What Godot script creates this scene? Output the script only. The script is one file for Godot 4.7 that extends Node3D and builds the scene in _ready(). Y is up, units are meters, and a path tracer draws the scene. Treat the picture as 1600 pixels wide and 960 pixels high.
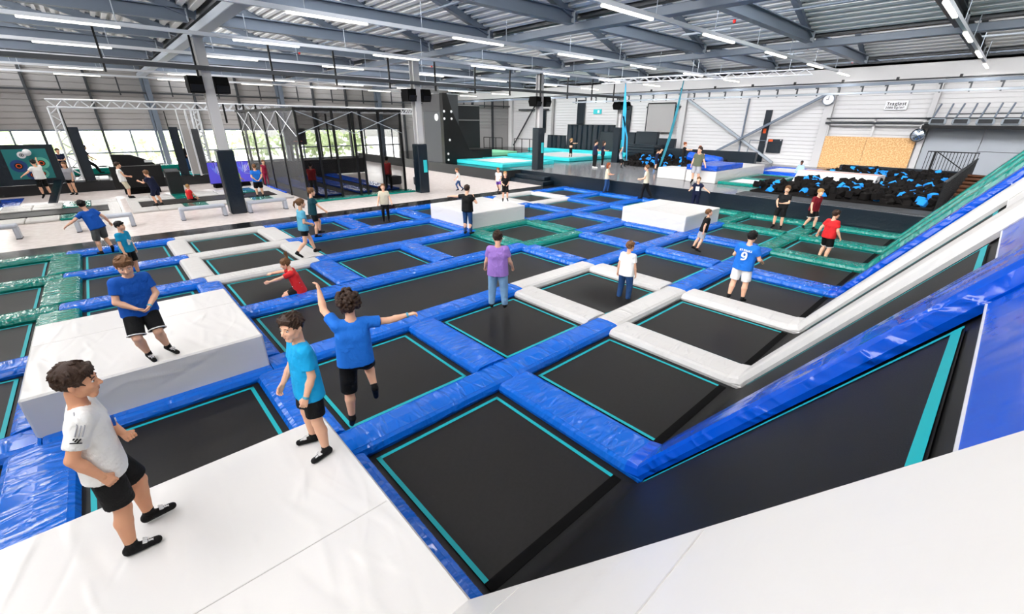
extends Node3D
# An indoor trampoline hall. x runs along the rows (towards the ramp wall), -z away from the camera, y up; trampoline beds lie at y = 0.
const H := 3.8
const TH := 0.959931
const FOOT := -1.785
var M := {}
var T := {}
var used := {}

func _ready() -> void:
	view()
	make_materials()
	setting()
	roof()
	arena()
	ramp()
	left_side()
	far_deck()
	fittings()
	people()

func view() -> void:
	var cam := Camera3D.new()
	cam.name = "camera"
	var c := Vector2(800, 480)
	var a := Vector2(1600, 197) - c
	var b := Vector2(130, 185) - c
	var f := sqrt(-a.dot(b))
	var da := Vector3(a.x, -a.y, -f).normalized()
	var db := Vector3(b.x, -b.y, -f).normalized()
	var X := -db
	var Z := -da
	var Y := Z.cross(X)
	cam.transform = Transform3D(Basis(Vector3(X.x, Y.x, Z.x), Vector3(X.y, Y.y, Z.y), Vector3(X.z, Y.z, Z.z)).orthonormalized(), Vector3(0, H, 0))
	cam.fov = rad_to_deg(2.0 * atan(480.0 / f))
	cam.near = 0.05
	cam.far = 300.0
	add_child(cam)
	cam.current = true
	var we := WorldEnvironment.new()
	we.name = "environment"
	var e := Environment.new()
	e.background_mode = Environment.BG_SKY
	var sm := ProceduralSkyMaterial.new()
	sm.sky_top_color = Color(0.98, 0.98, 1.0)
	sm.sky_horizon_color = Color(1.0, 0.99, 0.96)
	sm.ground_bottom_color = Color(0.45, 0.45, 0.43)
	sm.ground_horizon_color = Color(0.9, 0.9, 0.88)
	sm.sky_energy_multiplier = 5.6
	sm.ground_energy_multiplier = 4.0
	var sk := Sky.new()
	sk.sky_material = sm
	e.sky = sk
	e.tonemap_mode = Environment.TONE_MAPPER_LINEAR
	e.tonemap_exposure = 0.298
	e.ambient_light_source = Environment.AMBIENT_SOURCE_SKY
	e.sdfgi_enabled = true
	e.ssao_enabled = true
	e.ssil_enabled = true
	we.environment = e
	add_child(we)

# ---------------------------------------------------------------- names, metas
func numbered(n: String) -> String:
	if not used.has(n):
		used[n] = 0
		return n
	used[n] += 1
	return "%s_%03d" % [n, used[n]]

func tag(o: Node3D, label: String, category := "", group := "", kind := "") -> Node3D:
	o.set_meta("label", label)
	if category:
		o.set_meta("category", category)
	if group:
		o.set_meta("group", group)
	if kind:
		o.set_meta("kind", kind)
	return o

func thing(n: String, label: String, category: String, at := Vector3.ZERO, turn := 0.0, group := "") -> Node3D:
	var o := Node3D.new()
	o.name = numbered(n)
	add_child(o)
	o.position = at
	o.rotation.y = turn
	tag(o, label, category, group)
	return o

func obj(n: String, mesh: Mesh, mat: Material, parent: Node = null) -> MeshInstance3D:
	var o := MeshInstance3D.new()
	o.mesh = mesh
	o.material_override = mat
	if parent == null:
		o.name = numbered(n)
		add_child(o)
	else:
		o.name = n
		parent.add_child(o, true)
	return o

func struct(n: String, mesh: Mesh, mat: Material, label := "", parent: Node = null) -> MeshInstance3D:
	var o := obj(n, mesh, mat, parent)
	if parent == null:
		o.set_meta("kind", "structure")
		if label:
			o.set_meta("label", label)
	return o

# ---------------------------------------------------------------- mesh maker
class MB:
	var v := PackedVector3Array()
	var n := PackedVector3Array()
	var uv := PackedVector2Array()
	var ix := PackedInt32Array()
	func quad(a: Vector3, b: Vector3, c: Vector3, d: Vector3) -> MB: # counter-clockwise seen from the front
		var nn := (c - a).cross(d - b).normalized()
		var o := v.size()
		v.append_array([a, b, c, d])
		n.append_array([nn, nn, nn, nn])
		uv.append_array([Vector2(0, 1), Vector2(1, 1), Vector2(1, 0), Vector2(0, 0)])
		ix.append_array([o, o + 2, o + 1, o, o + 3, o + 2])
		return self
	func tri(a: Vector3, b: Vector3, c: Vector3) -> MB:
		var nn := (b - a).cross(c - a).normalized()
		var o := v.size()
		v.append_array([a, b, c])
		n.append_array([nn, nn, nn])
		uv.append_array([Vector2.ZERO, Vector2.ZERO, Vector2.ZERO])
		ix.append_array([o, o + 2, o + 1])
		return self
	func box(c: Vector3, s: Vector3, bs := Basis.IDENTITY, e := 0.0) -> MB:
		var h := s * 0.5
		for ax in 3:
			for sg in [-1.0, 1.0]:
				var u := Vector3.ZERO
				var w := Vector3.ZERO
				var k := Vector3.ZERO
				k[ax] = h[ax] * sg
				u[(ax + 1) % 3] = h[(ax + 1) % 3] - e
				w[(ax + 2) % 3] = (h[(ax + 2) % 3] - e) * sg
				quad(c + bs * (k - u - w), c + bs * (k + u - w), c + bs * (k + u + w), c + bs * (k - u + w))
		if e > 0.0:
			for ax in 3:
				var p := (ax + 1) % 3
				var q := (ax + 2) % 3
				for sp in [-1.0, 1.0]:
					for sq in [-1.0, 1.0]:
						var a := Vector3.ZERO
						a[p] = h[p] * sp
						a[q] = (h[q] - e) * sq
						var b := Vector3.ZERO
						b[p] = (h[p] - e) * sp
						b[q] = h[q] * sq
						var l := Vector3.ZERO
						l[ax] = h[ax] - e
						if sp * sq > 0:
							quad(c + bs * (a - l), c + bs * (b - l), c + bs * (b + l), c + bs * (a + l))
						else:
							quad(c + bs * (b - l), c + bs * (a - l), c + bs * (a + l), c + bs * (b + l))
			for sx in [-1.0, 1.0]:
				for sy in [-1.0, 1.0]:
					for sz in [-1.0, 1.0]:
						var a := c + bs * Vector3(h.x * sx, (h.y - e) * sy, (h.z - e) * sz)
						var b := c + bs * Vector3((h.x - e) * sx, h.y * sy, (h.z - e) * sz)
						var d := c + bs * Vector3((h.x - e) * sx, (h.y - e) * sy, h.z * sz)
						if sx * sy * sz > 0:
							tri(a, b, d)
						else:
							tri(a, d, b)
		return self
	func span(a: Vector3, b: Vector3, e := 0.0) -> MB:
		return box((a + b) * 0.5, (b - a).abs(), Basis.IDENTITY, e)
	func bar(a: Vector3, b: Vector3, w: float, h: float, up := Vector3.UP) -> MB: # a beam of rectangular section
		var z := (b - a).normalized()
		if absf(z.dot(up)) > 0.99:
			up = Vector3.RIGHT
		var x := up.cross(z).normalized()
		return box((a + b) * 0.5, Vector3(w, h, a.distance_to(b)), Basis(x, z.cross(x), z))
	func sweep(pts: PackedVector2Array, path: PackedVector3Array, ups: PackedVector3Array, smooth := true, closed := true, caps := true) -> MB: # a profile (anti-clockwise looking back along the path) moved along a path
		var m := pts.size()
		var rings := []
		for i in path.size():
			var d := (path[mini(i + 1, path.size() - 1)] - path[maxi(i - 1, 0)]).normalized()
			var up := ups[mini(i, ups.size() - 1)]
			var x := up.cross(-d).normalized()
			var y := (-d).cross(x)
			var r := PackedVector3Array()
			for p in pts:
				r.append(path[i] + x * p.x + y * p.y)
			rings.append(r)
		var last := m if closed else m - 1
		for i in path.size() - 1:
			var r: PackedVector3Array = rings[i]
			var s: PackedVector3Array = rings[i + 1]
			for j in last:
				var k := (j + 1) % m
				quad(r[j], r[k], s[k], s[j])
		if closed and caps:
			for q in [0, path.size() - 1]:
				var r: PackedVector3Array = rings[q]
				var tris := Geometry2D.triangulate_polygon(pts)
				for t in range(0, tris.size(), 3):
					if q == 0:
						tri(r[tris[t]], r[tris[t + 2]], r[tris[t + 1]])
					else:
						tri(r[tris[t]], r[tris[t + 1]], r[tris[t + 2]])
		return self
	func tube(path: PackedVector3Array, r: float, m := 8) -> MB:
		var o := v.size()
		for i in path.size():
			var d := (path[mini(i + 1, path.size() - 1)] - path[maxi(i - 1, 0)]).normalized()
			var x := d.cross(Vector3.UP if absf(d.y) < 0.95 else Vector3.RIGHT).normalized()
			var y := x.cross(d)
			for j in m:
				var g := TAU * j / m
				var k := x * cos(g) + y * sin(g)
				v.append(path[i] + k * r)
				n.append(k)
				uv.append(Vector2(float(j) / m, float(i) / path.size()))
		for i in path.size() - 1:
			for j in m:
				var p := o + i * m + j
				var q := o + i * m + (j + 1) % m
				ix.append_array([p, q, q + m, p, q + m, p + m])
		return self
	func rod(a: Vector3, b: Vector3, r: float, m := 6) -> MB:
		return tube(PackedVector3Array([a, b]), r, m)
	func lathe(pr: PackedVector2Array, c: Vector3, bs := Basis.IDENTITY, m := 20) -> MB: # (radius, height) from bottom to top
		for i in pr.size() - 1:
			for j in m:
				var g := TAU * j / m
				var k := TAU * (j + 1) / m
				var e := Vector3(sin(g), 0, cos(g))
				var f := Vector3(sin(k), 0, cos(k))
				quad(c + bs * (e * pr[i].x + Vector3.UP * pr[i].y), c + bs * (f * pr[i].x + Vector3.UP * pr[i].y), c + bs * (f * pr[i + 1].x + Vector3.UP * pr[i + 1].y), c + bs * (e * pr[i + 1].x + Vector3.UP * pr[i + 1].y))
		return self
	func grid(nu: int, nv: int, f: Callable) -> MB: # f(u, v) -> Vector3; front where du x dv points
		var o := v.size()
		for j in nv + 1:
			for i in nu + 1:
				var u := float(i) / nu
				var w := float(j) / nv
				var p: Vector3 = f.call(u, w)
				var du: Vector3 = f.call(u + 0.002, w) - f.call(u - 0.002, w)
				var dv: Vector3 = f.call(u, w + 0.002) - f.call(u, w - 0.002)
				v.append(p)
				n.append(du.cross(dv).normalized())
				uv.append(Vector2(u, w))
		for j in nv:
			for i in nu:
				var p := o + j * (nu + 1) + i
				ix.append_array([p, p + nu + 2, p + 1, p, p + nu + 1, p + nu + 2])
		return self
	func add(other: MB, t: Transform3D) -> MB:
		var o := v.size()
		for i in other.v.size():
			v.append(t * other.v[i])
			n.append((t.basis * other.n[i]).normalized())
		uv.append_array(other.uv)
		var flip := t.basis.determinant() < 0
		for i in range(0, other.ix.size(), 3):
			if flip:
				ix.append_array([o + other.ix[i], o + other.ix[i + 2], o + other.ix[i + 1]])
			else:
				ix.append_array([o + other.ix[i], o + other.ix[i + 1], o + other.ix[i + 2]])
		return self
	func done() -> ArrayMesh:
		var a := []
		a.resize(Mesh.ARRAY_MAX)
		a[Mesh.ARRAY_VERTEX] = v
		a[Mesh.ARRAY_NORMAL] = n
		if uv.size() == v.size():
			a[Mesh.ARRAY_TEX_UV] = uv
		a[Mesh.ARRAY_INDEX] = ix
		var m := ArrayMesh.new()
		m.add_surface_from_arrays(Mesh.PRIMITIVE_TRIANGLES, a)
		return m

func mb() -> MB:
	return MB.new()

func bx(n: String, a: Vector3, b: Vector3, mat: Material, parent: Node = null, e := 0.0) -> MeshInstance3D:
	return obj(n, mb().span(a, b, e).done(), mat, parent)

# ---------------------------------------------------------------- materials
func noise_tex(seed_: int, freq: float, normal := false, bump := 4.0, kind := FastNoiseLite.TYPE_SIMPLEX_SMOOTH, fractal := FastNoiseLite.FRACTAL_FBM, size := 512, ramp_ = null, warp := 0.0, oct := 3) -> NoiseTexture2D:
	var f := FastNoiseLite.new()
	f.seed = seed_
	f.noise_type = kind
	f.frequency = freq
	f.fractal_type = fractal
	f.fractal_octaves = oct
	if warp > 0.0:
		f.domain_warp_enabled = true
		f.domain_warp_amplitude = warp
		f.domain_warp_frequency = freq * 0.8
	var t := NoiseTexture2D.new()
	t.width = size
	t.height = size
	t.seamless = true
	t.noise = f
	if normal:
		t.as_normal_map = true
		t.bump_strength = bump
	if ramp_ != null:
		t.color_ramp = ramp_
	return t

func crease_tex(seed_: int, turned: bool) -> ImageTexture: # shallow random folds of stretched vinyl, tiling
	var n := 512
	var g := RandomNumberGenerator.new()
	g.seed = seed_
	var hgt := PackedFloat32Array()
	hgt.resize(n * n)
	for k in 95:
		var x := g.randf() * n
		var y := g.randf() * n
		var len_ := g.randf_range(50, 230)
		var w := g.randf_range(4.0, 13.0)
		var amp := g.randf_range(0.25, 1.0) * (1.0 if g.randf() < 0.7 else -0.7) * w / 9.0
		var slope := g.randf_range(-0.35, 0.35)
		var bend := g.randf_range(-0.002, 0.002)
		for s in int(len_):
			var t := s / len_
			var a := amp * sin(PI * t)
			var cy := y + slope * s + bend * s * s
			var cx := int(x + s) % n
			for d in range(-int(w * 2), int(w * 2) + 1):
				var yy := posmod(int(cy) + d, n)
				hgt[(cx * n + yy) if turned else (yy * n + cx)] += a * exp(-d * d / (w * w))
	var img := Image.create(n, n, false, Image.FORMAT_RGB8)
	for y in n:
		for x in n:
			var dx := hgt[y * n + (x + 1) % n] - hgt[y * n + posmod(x - 1, n)]
			var dy := hgt[((y + 1) % n) * n + x] - hgt[posmod(y - 1, n) * n + x]
			var v := Vector3(-dx * 3.0, dy * 3.0, 1.0).normalized()
			img.set_pixel(x, y, Color(v.x * 0.5 + 0.5, v.y * 0.5 + 0.5, v.z * 0.5 + 0.5))
	return ImageTexture.create_from_image(img)

func ramp2(a: Color, b: Color, lo := 0.0, hi := 1.0) -> Gradient:
	var g := Gradient.new()
	g.offsets = PackedFloat32Array([lo, hi])
	g.colors = PackedColorArray([a, b])
	return g

func mat(n: String, c: Color, rough := 0.6, spec := 0.5, metal := 0.0) -> StandardMaterial3D:
	var m := StandardMaterial3D.new()
	m.resource_name = n
	m.albedo_color = c
	m.roughness = rough
	m.metallic_specular = spec
	m.metallic = metal
	M[n] = m
	return m

func bumpy(m: StandardMaterial3D, tex: Texture2D, scale_: Vector3, strength: float, world := true) -> StandardMaterial3D:
	m.uv1_triplanar = true
	m.uv1_world_triplanar = world
	m.uv1_scale = scale_
	m.normal_enabled = true
	m.normal_texture = tex
	m.normal_scale = strength
	return m

func make_materials() -> void:
	var crease := crease_tex(3, false)
	var crease_turned := crease_tex(3, true)
	var soft := noise_tex(8, 0.008, true, 8.0)
	var fine := noise_tex(5, 0.09, true, 2.5)
	for d in [["blue", Color(0.015, 0.365, 0.76)], ["green", Color(0.0, 0.47, 0.42)], ["white", Color(0.80, 0.79, 0.775)]]:
		for ax in [["x", Vector3(3.4, 1.1, 1.1)], ["z", Vector3(1.1, 1.1, 3.4)]]:
			var m := mat("vinyl_%s_%s" % [d[0], ax[0]], d[1], 0.13, 0.45)
			bumpy(m, crease if ax[0] == "z" else crease_turned, Vector3(0.8, 0.8, 0.8), 1.1 if d[0] != "white" else 0.5)
			if d[0] == "white":
				m.roughness = 0.4
	bumpy(mat("vinyl_deck", Color(0.85, 0.84, 0.825), 0.3, 0.5), crease, Vector3(0.4, 0.4, 0.4), 0.22)
	bumpy(mat("vinyl_blue_ramp", Color(0.0, 0.29, 0.74), 0.14, 0.45), crease, Vector3(0.6, 0.6, 0.6), 1.0)
	bumpy(mat("vinyl_crash", Color(0.0, 0.29, 0.74), 0.18, 0.45), crease, Vector3(0.5, 0.5, 0.5), 0.4)
	pass
	bumpy(mat("vinyl_navy", Color(0.028, 0.085, 0.125), 0.3, 0.5), soft, Vector3(1.5, 1.5, 1.5), 0.5)
	bumpy(mat("bed", Color(0.098, 0.093, 0.088), 0.45, 0.33), fine, Vector3(3, 3, 3), 0.35)
	var weave := noise_tex(17, 0.02, false, 1.0, FastNoiseLite.TYPE_SIMPLEX_SMOOTH, FastNoiseLite.FRACTAL_FBM, 256, ramp2(Color(0.85, 0.83, 0.8), Color(1, 1, 1)))
	M.bed.albedo_texture = weave
	mat("cover", Color(0.06, 0.06, 0.062), 0.55, 0.4)
	mat("flap", Color(0.15, 0.15, 0.155), 0.7, 0.3)
	mat("stripe", Color(0.0, 0.63, 0.66), 0.5, 0.4)
	mat("aqua", Color(0.20, 0.78, 0.80), 0.35, 0.5)
	mat("mint", Color(0.55, 0.86, 0.68), 0.45, 0.5)
	mat("charcoal", Color(0.13, 0.135, 0.14), 0.5, 0.4)
	mat("black", Color(0.03, 0.031, 0.033), 0.45, 0.4)
	mat("matt_black", Color(0.025, 0.025, 0.027), 0.8, 0.2)
	mat("slate", Color(0.24, 0.25, 0.26), 0.6, 0.4)
	mat("black_floor", Color(0.06, 0.063, 0.066), 0.16, 0.6)
	mat("gloss_floor", Color(0.56, 0.56, 0.57), 0.13, 0.6)
	var fl := noise_tex(23, 0.012, false, 1.0, FastNoiseLite.TYPE_SIMPLEX_SMOOTH, FastNoiseLite.FRACTAL_FBM, 512, ramp2(Color(0.93, 0.92, 0.91), Color(1, 1, 1)))
	var lf := mat("light_floor", Color(0.95, 0.91, 0.89), 0.24, 0.5)
	lf.albedo_texture = fl
	lf.uv1_triplanar = true
	lf.uv1_world_triplanar = true
	lf.uv1_scale = Vector3(0.5, 0.5, 0.5)
	mat("steel", Color(0.40, 0.44, 0.49), 0.45, 0.5)
	mat("steel_pale", Color(0.62, 0.65, 0.68), 0.5, 0.5)
	mat("steel_dark", Color(0.16, 0.175, 0.19), 0.5, 0.5)
	mat("deck_metal", Color(0.93, 0.93, 0.92), 0.5, 0.5)
	mat("fascia", Color(0.76, 0.755, 0.75), 0.4, 0.5)
	mat("wall_grey", Color(0.62, 0.61, 0.60), 0.5, 0.4)
	mat("wall_white", Color(0.83, 0.825, 0.82), 0.5, 0.4)
	mat("white_paint", Color(0.9, 0.9, 0.9), 0.4, 0.5)
	mat("bench", Color(0.70, 0.72, 0.76), 0.4, 0.5)
	mat("truss", Color(0.88, 0.89, 0.9), 0.35, 0.5)
	mat("concrete", Color(0.8, 0.8, 0.78), 0.85, 0.3)
	mat("red", Color(0.75, 0.08, 0.06), 0.5, 0.4)
	mat("orange", Color(0.85, 0.33, 0.12), 0.5, 0.4)
	mat("foam_black", Color(0.10, 0.092, 0.088), 0.95, 0.2)
	mat("foam_blue", Color(0.16, 0.55, 0.88), 0.9, 0.2)
	var glass := mat("glass", Color(0.9, 0.95, 0.95, 0.06), 0.05, 0.5)
	glass.transparency = BaseMaterial3D.TRANSPARENCY_ALPHA
	var net := mat("net_dark", Color(0.05, 0.052, 0.055, 0.5), 0.8, 0.2)
	net.transparency = BaseMaterial3D.TRANSPARENCY_ALPHA
	var netl := mat("net_pale", Color(0.36, 0.36, 0.36, 0.5), 0.8, 0.2)
	netl.transparency = BaseMaterial3D.TRANSPARENCY_ALPHA
	var lamp := mat("lamp", Color(1, 1, 1), 0.5)
	bumpy(mat("ramp_bed", Color(0.08, 0.079, 0.078), 0.5, 0.25), fine, Vector3(3, 3, 3), 0.3)
	lamp.emission_enabled = true
	lamp.emission = Color(1.0, 0.97, 0.9)
	lamp.emission_energy_multiplier = 9.0
	var ob := mat("board", Color(0.90, 0.74, 0.54), 0.75, 0.3)
	ob.albedo_texture = noise_tex(31, 0.06, false, 1.0, FastNoiseLite.TYPE_CELLULAR, FastNoiseLite.FRACTAL_FBM, 512, ramp2(Color(0.80, 0.72, 0.62), Color(1.0, 1.0, 1.0), 0.1, 0.7))
	ob.uv1_triplanar = true
	ob.uv1_world_triplanar = true
	ob.uv1_scale = Vector3(0.35, 0.35, 0.35)
	mat("plank", Color(0.33, 0.2, 0.12), 0.7, 0.3)
	var fo := mat("foliage", Color(0.74, 0.78, 0.62), 0.8, 0.3)
	fo.backlight_enabled = true
	fo.backlight = Color(0.3, 0.4, 0.15)

# ---------------------------------------------------------------- the hall
const BEAMS := [14.5, 5.3, -3.9, -13.1, -22.3, -31.5, -40.7]
const LOW := 6.95
const SLOPE := 0.34

func setting() -> void:
	struct("floor", mb().span(Vector3(-19, -1.1, -21.3), Vector3(9, -0.95, 16)).done(), M.matt_black, "dark pit floor under the trampolines")
	struct("floor", mb().span(Vector3(-45, -1.0, -21.3), Vector3(-19.42, 0.1, 16)).done(), M.light_floor, "pale vinyl floor of the walkway left of the trampolines")
	struct("floor", mb().span(Vector3(-19.42, -1.0, -21.3), Vector3(-18.33, 0.1, 16)).done(), M.black_floor, "glossy black floor strip along the trampolines")
	struct("floor", mb().span(Vector3(-18.33, -1.0, 4.2), Vector3(9, 0.1, 16)).done(), M.black_floor, "black floor beside the near trampolines")
	struct("floor", mb().span(Vector3(-24, -1.0, -40.7), Vector3(9, 0.78, -21.36)).done(), M.gloss_floor, "glossy grey floor of the raised far deck")
	struct("floor", mb().span(Vector3(-45, -1.0, -40.7), Vector3(-24, 0.78, -19.86)).done(), M.black_floor, "dark raised floor around the climbing tower")
	struct("floor", mb().span(Vector3(-24, -1.0, -21.36), Vector3(-22.5, 0.78, -19.86)).done(), M.black_floor, "dark raised floor beside the steps")
	struct("trim_1", mb().span(Vector3(-22.4, -0.05, -21.36), Vector3(0.6, 0.785, -21.26), 0.02).done(), M.vinyl_navy, "navy padded riser between trampolines and far deck")
	struct("trim_2", mb().span(Vector3(-45, 0.1, -19.86), Vector3(-22.44, 0.79, -19.78)).done(), M.charcoal, "charcoal riser of the climbing deck")
	struct("trim_3", mb().span(Vector3(-22.5, 0.1, -21.36), Vector3(-22.42, 0.79, -19.78)).done(), M.charcoal, "charcoal end of the climbing deck")
	# far wall: white horizontal siding
	var w := mb()
	var pr := PackedVector2Array()
	var y := 0.7
	while y < 10.4:
		pr.append_array([Vector2(0, y), Vector2(0, y + 0.23), Vector2(-0.035, y + 0.24), Vector2(-0.035, y + 0.265)])
		y += 0.275
	for i in pr.size() - 1:
		w.quad(Vector3(-45.2, pr[i].y, -40.7 + pr[i].x), Vector3(9.2, pr[i].y, -40.7 + pr[i].x), Vector3(9.2, pr[i + 1].y, -40.7 + pr[i + 1].x), Vector3(-45.2, pr[i + 1].y, -40.7 + pr[i + 1].x))
	w.span(Vector3(-45.2, -1, -41), Vector3(9.2, 10.5, -40.74))
	struct("wall_far", w.done(), M.wall_white, "white far wall with horizontal siding")
	# left wall with its band of windows
	w = mb()
	y = 3.05
	pr.clear()
	while y < 10.4:
		pr.append_array([Vector2(0, y), Vector2(0, y + 0.3), Vector2(-0.04, y + 0.32), Vector2(-0.04, y + 0.36)])
		y += 0.38
	for i in pr.size() - 1:
		w.quad(Vector3(-45 + pr[i].x, pr[i].y, 16.2), Vector3(-45 + pr[i].x, pr[i].y, -40.9), Vector3(-45 + pr[i + 1].x, pr[i + 1].y, -40.9), Vector3(-45 + pr[i + 1].x, pr[i + 1].y, 16.2))
	w.span(Vector3(-45.3, 3.0, -40.9), Vector3(-45.05, 10.5, 16.2))
	w.span(Vector3(-45.3, -1, -40.9), Vector3(-45, 0.45, 16.2))
	w.span(Vector3(-45.3, 0.4, -40.9), Vector3(-45, 3.1, -24.6))
	struct("wall_left", w.done(), M.wall_grey, "grey corrugated left wall above the windows")
	struct("wall_right", mb().span(Vector3(9, -1, -41), Vector3(9.2, 10.5, 16.2)).done(), M.wall_white, "white wall behind the ramp")
	struct("wall_near", mb().span(Vector3(-45.2, -1, 16), Vector3(9.2, 10.5, 16.2)).done(), M.wall_white, "white wall behind the camera")
	var z := 14.56
	var i := 1
	while z > -24.0:
		var far := maxf(z - 3.07, -24.6)
		struct("window_%d" % i, mb().span(Vector3(-45.14, 1.52, far + 0.08), Vector3(-45.12, 2.96, z - 0.08)).done(), M.glass, "")
		struct("window_%d" % (i + 40), mb().span(Vector3(-45.14, 0.5, far + 0.08), Vector3(-45.12, 1.42, z - 0.08)).done(), M.glass, "")
		z -= 3.07
		i += 1
	var fr := mb()
	fr.span(Vector3(-45.2, 1.42, -24.6), Vector3(-45.0, 1.52, 16))
	fr.span(Vector3(-45.2, 2.96, -24.6), Vector3(-44.97, 3.08, 16))
	fr.span(Vector3(-45.2, 0.4, -24.6), Vector3(-44.97, 0.5, 16))
	struct("trim_4", fr.done(), M.steel, "grey rails of the window band")
	z = 14.56
	i = 0
	while z > -40.0:
		var big := absf(fposmod(z + 3.9, 9.2)) < 0.3 or absf(fposmod(z + 3.9, 9.2) - 9.2) < 0.3
		var p := mb()
		p.span(Vector3(-45.1, 0.1, z - 0.07), Vector3(-44.72, 9.0, z + 0.07))
		if big:
			p.span(Vector3(-44.95, 0.1, z - 0.42), Vector3(-44.5, 9.0, z - 0.1))
		struct("wall_post", p.done(), M.steel_dark if not big else M.steel, "steel post of the left wall")
		if z > -24:
			struct("wall_post", mb().span(Vector3(-45.12, 0.5, z - 1.6), Vector3(-45.02, 3.0, z - 1.5)).done(), M.steel, "slim window post")
		z -= 3.07
	struct("trim_5", mb().span(Vector3(-44.8, 5.5, -40.6), Vector3(-44.62, 5.62, 16)).done(), M.steel_dark, "dark horizontal rail on the left wall")
	z = 12.9
	while z > -40:
		struct("trim_6", mb().span(Vector3(-44.7, 5.35, z - 0.04), Vector3(-44.62, 6.6, z + 0.04)).done(), M.steel_dark, "hanger of the wall rail")
		z -= 3.07
	# outside
	struct("ground", mb().span(Vector3(-120, -1.2, -60), Vector3(-45.3, -0.2, 40)).done(), M.concrete, "pale forecourt outside the windows")
	var g := RandomNumberGenerator.new()
	g.seed = 41
	var b := mb()
	for k in 15:
		var c := Vector3(-53 - g.randf() * 4, 0.6, 12 - k * 2.6 + g.randf())
		for q in 170:
			var d := Vector3(g.randfn(), g.randfn() * 0.9, g.randfn()) * 0.75
			var s := 0.22 + g.randf() * 0.2
			var e := Basis.from_euler(Vector3(g.randf() * TAU, g.randf() * TAU, g.randf() * TAU))
			var a := c + d + Vector3(0, 0.8, 0)
			b.quad(a + e * Vector3(-s, 0, 0), a + e * Vector3(0, 0.05, -s * 0.6), a + e * Vector3(s, 0, 0), a + e * Vector3(0, 0.05, s * 0.6))
		b.rod(c + Vector3(0, -0.9, 0), c + Vector3(0, 0.8, 0), 0.06)
	var hd := obj("hedge", b.done(), M.foliage)
	tag(hd, "sunlit leafy hedge outside the left windows", "hedge", "", "stuff")

func ibeam(a: Vector3, b: Vector3, w: float, h: float, up := Vector3.UP) -> MB:
	var m := mb()
	var u := ((b - a).normalized().cross(up)).normalized().cross((b - a).normalized())
	m.bar(a, b, w * 0.12, h - 0.03, u)
	m.bar(a + u * h * 0.5, b + u * h * 0.5, w, 0.035, u)
	m.bar(a - u * h * 0.5, b - u * h * 0.5, w, 0.035, u)
	return m

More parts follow.
